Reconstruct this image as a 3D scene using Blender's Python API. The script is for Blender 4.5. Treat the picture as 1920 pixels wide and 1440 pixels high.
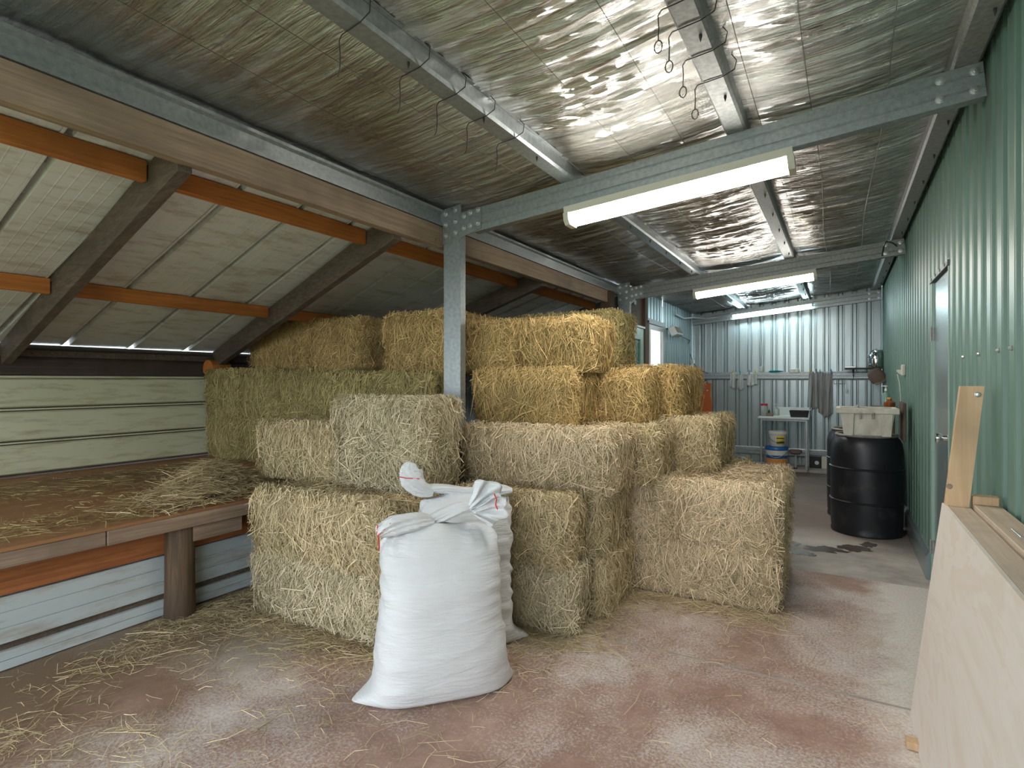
import bpy, bmesh, math, random
import numpy as np
from mathutils import Vector, Matrix

for o in list(bpy.data.objects):
    bpy.data.objects.remove(o, do_unlink=True)
SC = bpy.context.scene
COL = SC.collection

# ------------------------------------------------------------------ camera
F, VPX, HY, CH = 1067.0, 1576.0, 713.0, 1.40
YAW = math.atan((VPX - 960) / F)
cam = bpy.data.cameras.new('camera')
cam.sensor_width = 36.0
cam.lens = F / 1920 * 36.0
cam.shift_y = (HY - 720) / 1920
cam.clip_start = 0.02
co = bpy.data.objects.new('camera', cam)
co.location = (0, 0, CH)
co.rotation_euler = (math.pi / 2, 0, YAW)
COL.objects.link(co)
SC.camera = co

# ------------------------------------------------------------------ world, light, exposure
w = bpy.data.worlds.new('overcast_sky')
SC.world = w
w.use_nodes = True
bg = w.node_tree.nodes['Background']
bg.inputs['Color'].default_value = (0.86, 0.94, 1.0, 1)
bg.inputs['Strength'].default_value = 2.4
vs = SC.view_settings
vs.view_transform = 'Standard'
vs.look = 'None'
vs.gamma = 1.0
vs.use_curve_mapping = False
vs.exposure = 1.02
LAMP = 24.0

# ------------------------------------------------------------------ pixel helpers (1920x1440 frame)
_s, _c = math.sin(YAW), math.cos(YAW)
def ray(u, v):
    a = (u - 960) / F
    b = (HY - v) / F
    return Vector((-_s + a * _c, _c + a * _s, b))
CP = Vector((0, 0, CH))
def onz(u, v, z): d = ray(u, v); return CP + d * ((z - CH) / d.z)
def onx(u, v, x): d = ray(u, v); return CP + d * (x / d.x)
def ony(u, v, y): d = ray(u, v); return CP + d * (y / d.y)

# ------------------------------------------------------------------ numpy noise
def _hash(i, j, k, seed):
    n = (i * 374761393 + j * 668265263 + k * 2147483647 + seed * 1274126177) & 0xFFFFFFFF
    n = ((n ^ (n >> 13)) * 1274126177) & 0xFFFFFFFF
    n = (n ^ (n >> 16)) & 0xFFFFFF
    return n / float(0xFFFFFF)
def vnoise(x, y, z=0.0, seed=0):
    x = np.asarray(x, float); y = np.asarray(y, float); z = np.asarray(z, float) + 0 * x
    xi, yi, zi = np.floor(x).astype(np.int64), np.floor(y).astype(np.int64), np.floor(z).astype(np.int64)
    fx, fy, fz = x - xi, y - yi, z - zi
    fx, fy, fz = [f * f * (3 - 2 * f) for f in (fx, fy, fz)]
    r = 0
    for dx in (0, 1):
        for dy in (0, 1):
            for dz in (0, 1):
                wgt = (fx if dx else 1 - fx) * (fy if dy else 1 - fy) * (fz if dz else 1 - fz)
                r = r + wgt * _hash(xi + dx, yi + dy, zi + dz, seed)
    return r * 2 - 1

# ------------------------------------------------------------------ materials
MATS = {}
def newmat(name, color=(.5, .5, .5), rough=.6, metal=0.0, spec=None):
    m = bpy.data.materials.new(name)
    m.use_nodes = True
    b = m.node_tree.nodes['Principled BSDF']
    b.inputs['Base Color'].default_value = (*color, 1)
    b.inputs['Roughness'].default_value = rough
    b.inputs['Metallic'].default_value = metal
    if spec is not None:
        b.inputs['Specular IOR Level'].default_value = spec
    MATS[name] = m
    return m
class NT:
    def __init__(s, m):
        s.t = m.node_tree; s.n = s.t.nodes; s.b = s.n['Principled BSDF']
    def add(s, typ, **kw):
        nd = s.n.new(typ)
        for k, v in kw.items():
            if k in nd.inputs.keys(): nd.inputs[k].default_value = v
            else: setattr(nd, k, v)
        return nd
    def link(s, a, b): s.t.links.new(a, b)
    def coord(s, scale=(1, 1, 1), kind='Object', rot=(0, 0, 0)):
        tc = s.add('ShaderNodeTexCoord'); mp = s.add('ShaderNodeMapping')
        mp.inputs['Scale'].default_value = scale
        mp.inputs['Rotation'].default_value = rot
        s.link(tc.outputs[kind], mp.inputs['Vector'])
        return mp.outputs['Vector']
    def noise(s, vec, scale, detail=4, rough=.55, dist=0.0):
        n = s.add('ShaderNodeTexNoise'); n.inputs['Scale'].default_value = scale
        n.inputs['Detail'].default_value = detail; n.inputs['Roughness'].default_value = rough
        n.inputs['Distortion'].default_value = dist
        s.link(vec, n.inputs['Vector'])
        return n.outputs['Fac']
    def ramp(s, fac, stops):
        r = s.add('ShaderNodeValToRGB'); e = r.color_ramp.elements
        while len(e) < len(stops): e.new(0.5)
        for i, (p, c) in enumerate(stops):
            e[i].position = p
            e[i].color = (*c, 1) if len(c) == 3 else c
        s.link(fac, r.inputs['Fac'])
        return r.outputs['Color']
    def mix(s, fac, a, b, mode='MIX'):
        x = s.add('ShaderNodeMix'); x.data_type = 'RGBA'; x.blend_type = mode
        for sock, v in ((x.inputs[0], fac), (x.inputs[6], a), (x.inputs[7], b)):
            if hasattr(v, 'default_value') or hasattr(v, 'is_linked'): s.link(v, sock)
            elif isinstance(v, (int, float)): sock.default_value = v
            else: sock.default_value = (*v, 1)
        return x.outputs[2]
    def math(s, op, a, b=0.0):
        x = s.add('ShaderNodeMath'); x.operation = op
        for sock, v in ((x.inputs[0], a), (x.inputs[1], b)):
            if isinstance(v, (int, float)): sock.default_value = v
            else: s.link(v, sock)
        return x.outputs[0]
    def bump(s, h, strength=.3, dist=.01):
        b = s.add('ShaderNodeBump'); b.inputs['Strength'].default_value = strength
        b.inputs['Distance'].default_value = dist
        s.link(h, b.inputs['Height']); s.link(b.outputs['Normal'], s.b.inputs['Normal'])
    def color(s, c): s.link(c, s.b.inputs['Base Color'])
    def rough(s, c): s.link(c, s.b.inputs['Roughness'])

def varied(name, c1, c2, rough=.6, metal=0., scale=8., stretch=(1, 1, 1), bump=0., lo=.3, hi=.7, detail=5, bdist=.004):
    m = newmat(name, c1, rough, metal); t = NT(m)
    n = t.noise(t.coord(stretch), scale, detail)
    t.color(t.ramp(n, [(lo, c1), (hi, c2)]))
    if bump: t.bump(n, bump, bdist)
    return m

def wood(name, c1, c2, axis='Y', rough=.75, grain=26., bump=.25):
    st = {'X': (.05, 1, 1), 'Y': (1, .035, 1), 'Z': (1, 1, .05)}[axis]
    m = newmat(name, c1, rough); t = NT(m)
    v = t.coord(st)
    n = t.noise(v, grain * 1.6, 8, .7, .8)
    big = t.noise(t.coord((1, 1, 1)), 2.2, 3)
    base = t.ramp(n, [(.30, tuple(x * .72 for x in c1)), (.45, c1), (.66, c2)])
    dirt = tuple(x * .5 for x in c1)
    t.color(t.mix(t.ramp(big, [(.46, (0, 0, 0)), (.68, (.6, .6, .6))]), base, dirt))
    t.bump(n, bump, .003)
    return m

# steel and sheet
varied('galv', (.30, .33, .34), (.40, .435, .44), .42, .7, 40., (1, 1, 1), .02, .35, .7)
varied('galv_dull', (.25, .26, .255), (.36, .375, .37), .58, .5, 45., (1, 1, 1), .05, .35, .7)
varied('zinc', (.34, .405, .415), (.45, .515, .525), .33, .55, 5., (1, 1, .2), 0, .3, .7)
varied('green_sheet', (.125, .218, .175), (.160, .260, .212), .42, 0., 4., (1, 1, .3), 0, .3, .7)
varied('green_trim', (.24, .36, .30), (.30, .42, .36), .45, 0., 4.)
varied('door_grey', (.23, .29, .30), (.28, .34, .35), .25, .3, 6.)
varied('blue_sheet', (.22, .32, .35), (.29, .39, .42), .4, .3, 5., (1, 1, .3))
newmat('chrome', (.75, .76, .77), .12, 1.)
newmat('bolt_steel', (.60, .62, .62), .35, .9)
newmat('dark_wire', (.03, .028, .025), .6)
newmat('mesh_wire', (.10, .09, .075), .5, .5)
newmat('black_plastic', (.012, .012, .014), .45)
newmat('white_plastic', (.72, .72, .68), .45)
newmat('cream_plastic', (.62, .60, .52), .5)
newmat('white_paint', (.70, .73, .72), .5)
newmat('yellow_print', (.75, .58, .05), .5)
newmat('dark_print', (.05, .06, .03), .5)
newmat('orange_print', (.75, .33, .08), .5)
newmat('blue_plastic', (.02, .13, .42), .4)
newmat('red_plastic', (.55, .03, .03), .4)
newmat('teal_fabric', (.02, .30, .32), .9)
newmat('orange_plastic', (.60, .13, .02), .5)
newmat('red_thread', (.65, .03, .02), .8)
newmat('brown_leather', (.17, .125, .10), .85)
newmat('brown_bottle', (.22, .07, .02), .25)
newmat('twig', (.25, .19, .10), .9)

m = newmat('barrel_black', (.012, .013, .017), .4); t = NT(m)
n = t.noise(t.coord(), 9, 6)
t.color(t.ramp(n, [(.55, (.012, .013, .018)), (.8, (.05, .045, .04))]))
t.rough(t.ramp(n, [(.3, (.32,) * 3), (.75, (.55,) * 3)]))
varied('rim_grey', (.35, .33, .29), (.18, .17, .15), .6, .2, 14.)
m = newmat('tub_plastic', (.6, .58, .5), .5); t = NT(m)
n = t.noise(t.coord((1, 1, .5)), 12, 6)
t.color(t.ramp(n, [(.35, (.66, .63, .54)), (.75, (.42, .38, .30))]))
m = newmat('jar_glass', (.75, .8, .78), .08); m.node_tree.nodes['Principled BSDF'].inputs['Transmission Weight'].default_value = .6
m = newmat('green_glass', (.35, .55, .48), .08); m.node_tree.nodes['Principled BSDF'].inputs['Transmission Weight'].default_value = .5
m = newmat('pane_green', (.03, .12, .10), .12)
def emis(name, col, st):
    m = newmat(name, col, .5); b = m.node_tree.nodes['Principled BSDF']
    b.inputs['Emission Color'].default_value = (*col, 1); b.inputs['Emission Strength'].default_value = st
emis('lamp_warm', (1., .955, .87), LAMP)
emis('lamp_cool', (.72, .95, 1.), LAMP)
m = newmat('window_glass', (.9, .95, 1.), .5)
m.node_tree.nodes['Principled BSDF'].inputs['Transmission Weight'].default_value = 1.
newmat('lamp_body', (.62, .60, .50), .5)

wood('beam_wood', (.28, .20, .135), (.39, .29, .20), 'Y')
wood('orange_wood', (.42, .14, .025), (.55, .20, .045), 'Y')
wood('dark_wood', (.085, .062, .045), (.15, .11, .08), 'X')
wood('brown_post', (.085, .052, .03), (.15, .095, .055), 'Z')
wood('fascia_wood', (.24, .165, .115), (.36, .26, .19), 'Y')
wood('orange_board', (.30, .10, .03), (.43, .165, .05), 'Y')
wood('pine', (.62, .41, .23), (.72, .50, .30), 'Z', .6, 18., .1)
wood('pale_wood', (.52, .41, .31), (.63, .52, .41), 'Y', .7, 20., .12)
wood('brown_panel', (.10, .065, .045), (.16, .11, .08), 'Z')

m = newmat('ply_pale', (.6, .5, .42), .7); t = NT(m)
a = t.noise(t.coord((1, .5, 2.0)), 2.2, 6, .6, 1.4)
b_ = t.noise(t.coord((1, 1, 1)), 30, 4)
c = t.ramp(a, [(.36, (.70, .62, .54)), (.52, (.75, .69, .63)), (.58, (.71, .625, .54)), (.75, (.77, .71, .66))])
t.color(t.mix(t.ramp(b_, [(.62, (0, 0, 0)), (.75, (.25, .25, .25))]), c, (.75, .72, .68)))
t.bump(b_, .08, .002)

m = newmat('ply_deck', (.3, .18, .1), .7); t = NT(m)
a = t.noise(t.coord((1, .25, 1)), 2.4, 6, .6, .8)
g = t.noise(t.coord((1, .05, 1)), 30, 4)
c = t.ramp(a, [(.32, (.13, .075, .04)), (.50, (.30, .14, .055)), (.70, (.42, .20, .08))])
t.color(t.mix(.25, c, t.ramp(g, [(.3, (.10, .06, .035)), (.7, (.34, .18, .09))])))
t.bump(g, .15, .002)

def board_mat(name, c1, c2, dirt):
    m = newmat(name, c1, .55); t = NT(m)
    a = t.noise(t.coord((1, .6, 1)), 1.6, 6, .65)
    s = t.noise(t.coord((1, .4, 2.5)), 7, 6, .7)
    c = t.ramp(a, [(.3, c1), (.7, c2)])
    t.color(t.mix(t.ramp(s, [(.50, (0, 0, 0)), (.74, (.8,) * 3)]), c, dirt))
board_mat('cream_board', (.54, .545, .36), (.62, .62, .44), (.30, .23, .12))
board_mat('blue_board', (.42, .475, .49), (.52, .565, .57), (.30, .23, .16))
board_mat('roof_paint', (.64, .655, .63), (.74, .75, .72), (.30, .21, .13))
varied('brown_sheet', (.058, .042, .033), (.085, .062, .05), .5, 0., 6.)
varied('dark_sheet', (.07, .085, .085), (.11, .125, .125), .5, .2, 5.)

# foil
m = newmat('foil', (.76, .75, .72), .2, 1.0); t = NT(m)
v = t.coord((.45, 1.6, 1))
n1 = t.noise(t.coord((.16, 1.9, 1)), 13, 8, .62, .9)
n2 = t.noise(t.coord((.12, 2.6, 1)), 40, 4, .6, .5)
dm = t.noise(t.coord((1, .7, 1)), 1.3, 5, .65)
dust = t.ramp(dm, [(.40, (0, 0, 0)), (.68, (1, 1, 1))])
sp = t.noise(t.coord(), 70, 2)
c = t.mix(dust, (.62, .62, .61), (.35, .31, .25))
t.color(t.mix(t.ramp(sp, [(.70, (0, 0, 0)), (.76, (.5,) * 3)]), c, (.16, .13, .10)))
t.rough(t.ramp(dm, [(.35, (.12,) * 3), (.70, (.30,) * 3)]))
h = t.math('ADD', t.math('MULTIPLY', n1, 1.0), t.math('MULTIPLY', n2, .22))
t.bump(h, .9, .04)

# concrete
m = newmat('concrete_red', (.3, .2, .15), .8); t = NT(m)
v = t.coord()
sep = t.add('ShaderNodeSeparateXYZ'); t.link(v, sep.inputs[0])
big = t.noise(v, .9, 5, .6, .4)
mid = t.noise(v, 5, 8, .75)
fine = t.noise(v, 80, 6, .8)
red = t.ramp(mid, [(.35, (.27, .155, .12)), (.65, (.42, .275, .22))])
wear = t.math('ADD', t.math('MULTIPLY', fine, .55), t.math('MULTIPLY', big, .62))
c = t.mix(t.ramp(wear, [(.56, (0, 0, 0)), (.68, (.95,) * 3)]), red, (.64, .58, .55))
# lime wear beside the leaning board
lx = t.math('ADD', sep.outputs['X'], t.math('MULTIPLY', t.noise(v, 2.6, 6, .7), .55))
lw = t.math('MULTIPLY', t.ramp(lx, [(.36, (0, 0, 0)), (.55, (1, 1, 1))]), t.ramp(fine, [(.30, (.35,) * 3), (.55, (1, 1, 1))]))
c = t.mix(lw, c, (.72, .67, .62))
# brown hay dust near the platform
dx = t.math('ADD', sep.outputs['X'], t.math('MULTIPLY', mid, 1.0))
c = t.mix(t.ramp(t.math('MULTIPLY', dx, -.25), [(.42, (0, 0, 0)), (.62, (.8,) * 3)]), c, (.17, .115, .06))
t.color(c)
t.rough(t.ramp(mid, [(.3, (.6,) * 3), (.7, (.85,) * 3)]))
t.bump(fine, .25, .004)
m = newmat('concrete_grey', (.4, .37, .34), .8); t = NT(m)
v = t.coord(); mid = t.noise(v, 2.2, 8, .65); fine = t.noise(v, 60, 5, .7)
sep = t.add('ShaderNodeSeparateXYZ'); t.link(v, sep.inputs[0])
c = t.ramp(mid, [(.35, (.30, .265, .24)), (.62, (.52, .475, .43))])
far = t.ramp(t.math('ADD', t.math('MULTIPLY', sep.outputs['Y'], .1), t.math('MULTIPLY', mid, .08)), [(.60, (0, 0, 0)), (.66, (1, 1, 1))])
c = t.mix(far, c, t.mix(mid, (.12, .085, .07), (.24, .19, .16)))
t.color(c); t.bump(fine, .2, .004)
varied('grass', (.10, .17, .05), (.20, .24, .10), .9, 0., 3.)
varied('wet', (.10, .085, .075), (.15, .125, .11), .18, 0., 5.)
varied('kerb', (.35, .33, .30), (.45, .43, .39), .85, 0., 9.)
varied('groove', (.28, .24, .21), (.42, .37, .33), .9, 0., 9.)

# woven sack
m = newmat('sack', (.66, .67, .685), .55); t = NT(m)
v = t.coord()
wx = t.add('ShaderNodeTexWave'); wx.wave_type = 'BANDS'; wx.bands_direction = 'Z'; wx.inputs['Scale'].default_value = 110; t.link(v, wx.inputs['Vector'])
wz = t.add('ShaderNodeTexWave'); wz.wave_type = 'BANDS'; wz.bands_direction = 'X'; wz.inputs['Scale'].default_value = 90; t.link(v, wz.inputs['Vector'])
fold = t.noise(t.coord((1.2, 1.2, 7)), 4.5, 5, .6, .5)
st = t.noise(v, 5, 5)
t.color(t.ramp(st, [(.3, (.70, .71, .725)), (.7, (.62, .622, .628))]))
t.bump(t.math('ADD', t.math('MULTIPLY', fold, 1.0), t.math('MULTIPLY', t.math('ADD', wx.outputs['Fac'], wz.outputs['Fac']), .02)), .45, .03)
varied('cloth_grey', (.30, .29, .29), (.42, .41, .40), .95, 0., 14., (1, 1, .3), .2)
varied('cloth_white', (.55, .55, .53), (.68, .68, .66), .95, 0., 30., (1, 1, 1), .3)

# straw : per-strand tint attribute, per-bale tint from object colour
def straw_mat(name, core):
    m = newmat(name, (.5, .4, .2), .7); t = NT(m)
    oi = t.add('ShaderNodeObjectInfo')
    if core:
        f1 = t.noise(t.coord((1, 1, 1)), 60, 6, .7, 1.5)
        f2 = t.noise(t.coord((3, 3, .5)), 60, 4, .6, 1.0)
        fac = t.math('MULTIPLY', t.math('ADD', f1, f2), .5)
        t.bump(fac, .9, .02)
        k = t.ramp(fac, [(.30, (.45, .42, .36)), (.65, (1.0, 1.0, .98))])
    else:
        at = t.add('ShaderNodeAttribute'); at.attribute_name = 'tint'
        k = t.ramp(at.outputs['Fac'], [(0., (.36, .39, .27)), (.32, (.74, .74, .60)), (.62, (1.05, 1.02, .95)), (1., (1.5, 1.48, 1.45))])
    t.color(t.mix(1.0, oi.outputs['Color'], k, 'MULTIPLY'))
straw_mat('hay_core', True)
straw_mat('hay_strand', False)

# ------------------------------------------------------------------ object helpers
def link(o, parent=None):
    COL.objects.link(o)
    if parent is not None:
        o.parent = parent
    return o
def thing(name, label, cat, loc=(0, 0, 0), rotz=0., group=None):
    o = bpy.data.objects.new(name, None)
    o.empty_display_size = .05
    o.location = loc; o.rotation_euler = (0, 0, rotz)
    o['label'] = label; o['category'] = cat
    if group: o['group'] = group
    return link(o)
def tag(o, label, cat, group=None, kind=None):
    o['label'] = label; o['category'] = cat
    if group: o['group'] = group
    if kind: o['kind'] = kind
    return o
def struct(o, label=None):
    o['kind'] = 'structure'
    if label: o['label'] = label
    return o
def pmat(p):
    return Matrix.Translation(p.location) @ p.rotation_euler.to_matrix().to_4x4()
class B:
    """collects shapes in world (or local) coordinates and links them as one mesh"""
    def __init__(s): s.v = []; s.f = []
    def add(s, vs, fs):
        o = len(s.v); s.v += [tuple(v) for v in vs]; s.f += [tuple(i + o for i in f) for f in fs]; return s
    def box(s, x0, x1, y0, y1, z0, z1, bev=0.0, M=None):
        bm = bmesh.new()
        bmesh.ops.create_cube(bm, size=1.0)
        for v in bm.verts:
            v.co = Vector((x0 + (v.co.x + .5) * (x1 - x0), y0 + (v.co.y + .5) * (y1 - y0), z0 + (v.co.z + .5) * (z1 - z0)))
        if bev > 0:
            bmesh.ops.bevel(bm, geom=bm.edges[:], offset=bev, segments=1, profile=.5, affect='EDGES')
        if M is not None: bm.transform(M)
        bm.verts.index_update()
        s.add([v.co[:] for v in bm.verts], [[v.index for v in f.verts] for f in bm.faces]); bm.free(); return s
    def beam(s, p, q, wd, ht, up=(0, 0, 1), bev=.003):
        """box from p to q, wd across, ht along up; p,q on the axis centre"""
        p, q = Vector(p), Vector(q); d = q - p; L = d.length; d.normalize()
        sd = d.cross(Vector(up)).normalized(); u = sd.cross(d).normalized()
        M = Matrix((( d.x, sd.x, u.x, p.x), (d.y, sd.y, u.y, p.y), (d.z, sd.z, u.z, p.z), (0, 0, 0, 1)))
        return s.box(0, L, -wd / 2, wd / 2, -ht / 2, ht / 2, bev, M)
    def prof(s, pts, p, q, up=(0, 0, 1), closed=False, caps=False):
        """extrude a 2D profile (side, up) from p to q"""
        p, q = Vector(p), Vector(q); d = (q - p).normalized()
        sd = d.cross(Vector(up)).normalized(); u = sd.cross(d).normalized()
        n = len(pts)
        vs = [p + sd * a + u * b for a, b in pts] + [q + sd * a + u * b for a, b in pts]
        fs = [(i, (i + 1) % n, n + (i + 1) % n, n + i) for i in range(n if closed else n - 1)]
        if caps: fs += [tuple(range(n - 1, -1, -1)), tuple(range(n, 2 * n))]
        return s.add(vs, fs)
    def tube(s, pts, r, n=6, caps=True):
        pts = [Vector(p) for p in pts]; vs = []; fs = []
        rr = r if isinstance(r, (list, tuple)) else [r] * len(pts)
        prev = None
        for i, p in enumerate(pts):
            d = (pts[min(i + 1, len(pts) - 1)] - pts[max(i - 1, 0)])
            if d.length < 1e-9: d = Vector((0, 0, 1))
            d.normalize()
            if prev is None:
                a = Vector((0, 0, 1)) if abs(d.z) < .9 else Vector((1, 0, 0))
                prev = d.cross(a).normalized()
            e1 = (prev - d * prev.dot(d)).normalized(); prev = e1
            e2 = d.cross(e1)
            for k in range(n):
                an = 2 * math.pi * k / n
                vs.append(p + e1 * (math.cos(an) * rr[i]) + e2 * (math.sin(an) * rr[i]))
        for i in range(len(pts) - 1):
            for k in range(n):
                fs.append((i * n + k, i * n + (k + 1) % n, (i + 1) * n + (k + 1) % n, (i + 1) * n + k))
        if caps: fs += [tuple(range(n - 1, -1, -1)), tuple((len(pts) - 1) * n + k for k in range(n))]
        return s.add(vs, fs)
    def lathe(s, prof, c, n=32, axis='Z', sx=1., sy=1.):
        c = Vector(c); vs = []; fs = []
        for r, h in prof:
            for k in range(n):
                an = 2 * math.pi * k / n; x, y = r * math.cos(an) * sx, r * math.sin(an) * sy
                vs.append(c + (Vector((x, y, h)) if axis == 'Z' else Vector((x, h, y)) if axis == 'Y' else Vector((h, x, y))))
        for i in range(len(prof) - 1):
            for k in range(n):
                fs.append((i * n + k, i * n + (k + 1) % n, (i + 1) * n + (k + 1) % n, (i + 1) * n + k))
        if prof[0][0] > 1e-6: fs.append(tuple(range(n - 1, -1, -1)))
        if prof[-1][0] > 1e-6: fs.append(tuple((len(prof) - 1) * n + k for k in range(n)))
        return s.add(vs, fs)
    def obj(s, name, mat, parent=None, smooth=False, local=False, solid=0.):
        me = bpy.data.meshes.new(name)
        vs = s.v
        if parent is not None and not local:
            Mi = pmat(parent).inverted() if parent.parent is None else (pmat(parent.parent) @ pmat(parent)).inverted()
            vs = [(Mi @ Vector(v))[:] for v in vs]
        me.from_pydata(vs, [], s.f); me.update()
        bm = bmesh.new(); bm.from_mesh(me); bmesh.ops.recalc_face_normals(bm, faces=bm.faces[:]); bm.to_mesh(me); bm.free()
        me.materials.append(MATS[mat])
        if smooth:
            me.polygons.foreach_set('use_smooth', [True] * len(me.polygons))
            try: me.set_sharp_from_angle(angle=math.radians(40))
            except Exception: pass
        o = bpy.data.objects.new(name, me)
        if solid:
            md = o.modifiers.new('thickness', 'SOLIDIFY'); md.thickness = solid; md.offset = 0
        return link(o, parent)
def share(o, parent, loc=None, M=None):
    c = o.copy(); COL.objects.link(c); c.parent = parent
    if loc is not None: c.location = loc
    if M is not None: c.matrix_local = M
    return c

WX = 0.55            # right wall
LX = -5.63           # left wall of the lean-to
Y1, Y2, Y3 = 3.12, 6.63, 10.20
YB = 10.30           # back wall
YF = -1.2            # open front edge
PX_ = -2.33          # timber beam face
def zroof(x): return 2.58 + .0914 * (x + 2.33)
def zlean(x): return 1.70 + .2376 * (x - LX)

# ================================================================== the setting
fl = B().box(-3.55, WX + .12, YF, 4.70, -.12, 0, 0).obj('floor', 'concrete_red'); struct(fl)
B().box(-3.5, WX, 2.93, 2.945, -.002, .002, 0).obj('expansion_joint', 'groove', fl)
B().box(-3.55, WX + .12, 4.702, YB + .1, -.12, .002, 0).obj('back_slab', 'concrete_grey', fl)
# wet patch: irregular thin film
def blob(name, cx, cy, rx, ry, z, mat, parent, seed, n=40):
    ang = np.linspace(0, 2 * np.pi, n, endpoint=False)
    rr = 1 + .35 * vnoise(np.cos(ang) * 1.7 + 5, np.sin(ang) * 1.7, 0, seed) + .2 * vnoise(np.cos(ang) * 5 + 5, np.sin(ang) * 5, 0, seed + 1)
    b = B(); top = [(cx + rx * r * math.cos(a), cy + ry * r * math.sin(a), z) for a, r in zip(ang, rr)]
    b.add(top, [tuple(range(n))]); return b.obj(name, mat, parent)
for i, (u, v_, rx, ry) in enumerate(((1545, 1030, .16, .10), (1600, 1028, .13, .09), (1500, 1036, .12, .07), (1480, 1018, .1, .09), (1628, 1022, .06, .09))):
    p = onz(u, v_, .003)
    blob('wet_patch', p.x, p.y, rx, ry, .0035, 'wet', fl, i)
struct(B().box(-12, 8, -14, YF, -.2, -.04, 0).obj('ground', 'grass'))

# ---- right wall, ribbed green sheet with a door opening
def ribbed(s0, s1, z0, z1, axis, at, depth, pitch=.19, groove=.05, phase=0.):
    """ribbed sheet: pans at 'at', narrow grooves set back by depth"""
    k0 = math.floor((s0 - phase) / pitch) - 1
    S = [(s0, None)]
    for k in range(k0, k0 + int((s1 - s0) / pitch) + 4):
        c = phase + k * pitch
        for off, d in ((-groove / 2 - .010, 0), (-groove / 2 + .006, 1), (groove / 2 - .006, 1), (groove / 2 + .010, 0)):
            if s0 < c + off < s1: S.append((c + off, d))
        for off in (-.052, -.046, -.040, .040, .046, .052):
            if s0 < c + pitch / 2 + off < s1: S.append((c + pitch / 2 + off, -.05 if abs(abs(off) - .046) < .001 else 0))
    S.append((s1, None)); S.sort(key=lambda t: t[0])
    vs, fs = [], []
    last = 0
    for i, (s, d) in enumerate(S):
        if d is None: d = S[1][1] if i == 0 else S[-2][1]
        off = at + d * depth
        za = z0(s) if callable(z0) else z0; zb = z1(s) if callable(z1) else z1
        for z in (za, zb): vs.append((off, s, z) if axis == 'Y' else (s, off, z))
        if i: fs.append((2 * i - 2, 2 * i, 2 * i + 1, 2 * i - 1))
    return vs, fs
DY0, DY1, DZ = 4.17, 4.86, 2.07
b = B()
zt = zroof(WX) + .03
b.add(*ribbed(YF, DY0, .0, zt, 'Y', WX, .042))
b.add(*ribbed(DY0, DY1, DZ, zt, 'Y', WX, .042))
b.add(*ribbed(DY1, YB + .02, .0, zt, 'Y', WX, .042))
wr = struct(b.obj('wall_right', 'green_sheet'))
b = B()
b.box(WX - .005, WX + .05, DY1, DY1 + .05, 0, DZ + .05, .004); b.box(WX - .005, WX + .05, DY0 - .02, DY0, 0, DZ + .05, .004)
b.obj('door_jamb', 'green_trim', wr)
tr = struct(B().prof([(.02, 0), (-.03, 0), (-.03, .16), (-.012, .20), (.02, .20)], (WX - .0, DY1 + .06, 0), (WX - .0, YB - .06, 0), closed=True, caps=True).obj('baseboard_right', 'door_grey'))
# wall screws
sc0 = None
for y in (2.75, 2.95, 3.32, 3.70):
    for z in (1.52,):
        if sc0 is None:
            sc0 = B().lathe([(.010, 0), (.010, -.004), (.006, -.010), (0, -.011)], (WX, y, z), 8, 'X').obj('screw', 'bolt_steel', wr); y0s = y
        else: share(sc0, wr, (0, y - y0s, 0))
# door
d1 = bpy.data.objects.new('door_1', None); d1.location = (WX, (DY0 + DY1) / 2, 0); link(d1); struct(d1, 'blue-grey flush steel door in the green ribbed wall')
B().box(WX + .012, WX + .05, DY0 + .004, DY1 - .004, .003, DZ - .002, .003).obj('door_leaf', 'door_grey', d1)
kp = onx(1776, 822, WX)
B().lathe([(.033, 0), (.033, -.006), (.016, -.010), (.014, -.030), (.026, -.040), (.029, -.055), (.026, -.066), (0, -.068)], (WX + .012, DY0 + .07, kp.z), 20, 'X').obj('door_knob', 'chrome', d1, True)
for z in (.25, 1.72):
    b = B(); b.tube([(WX - .008, DY1 + .004, z - .05), (WX - .008, DY1 + .004, z + .05)], .008, 8); b.box(WX - .002, WX + .012, DY1 - .006, DY1 + .008, z - .045, z + .045, .001)
    b.obj('hinge', 'galv_dull', d1)
b = B().box(WX - .012, WX + .03, DY0 - .03, DY1 + .05, DZ, DZ + .035, .003); b.obj('door_head', 'dark_sheet', d1)
for k in range(4):
    B().lathe([(.010, 0), (.010, -.005), (0, -.009)], (WX - .012, DY0 + .06 + k * .19, DZ + .018), 8, 'X').obj('screw', 'bolt_steel', d1)

# ---- back wall
b = B().add(*ribbed(-2.36, WX + .05, 0., lambda s: zroof(s) - .01, 'X', YB, .03))
wb = struct(b.obj('wall_back', 'zinc'))
hat = [(-.07, 0), (-.05, .004), (-.042, .055), (-.012, .055), (-.008, .042), (.008, .042), (.012, .055), (.042, .055), (.05, .004), (.07, 0)]
def girt(x0, x1, z, y, nm='girt'):
    # top-hat girt: profile (up, toward room)
    vs, fs = [], []
    for x in (x0, x1):
        for a, h in hat: vs.append((x, y - h - .001, z + a))
    n = len(hat); fs = [(i, i + 1, n + i + 1, n + i) for i in range(n - 1)]
    return B().add(vs, fs)
zg = ony(1450, 705, YB).z
girt(-2.30, WX, zg, YB).obj('girt', 'galv', wb)
zg2 = ony(1460, 847, YB).z
girt(-2.30, WX, zg2, YB).obj('girt', 'galv', wb)
B().box(-2.3, WX, YB - .02, YB - .001, .0, .05, .002).obj('bottom_channel', 'galv_dull', wb)
B().box(-2.3, WX - .01, YB - .62, YB - .03, .002, .045, .004).obj('kerb', 'kerb', wb)

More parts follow.
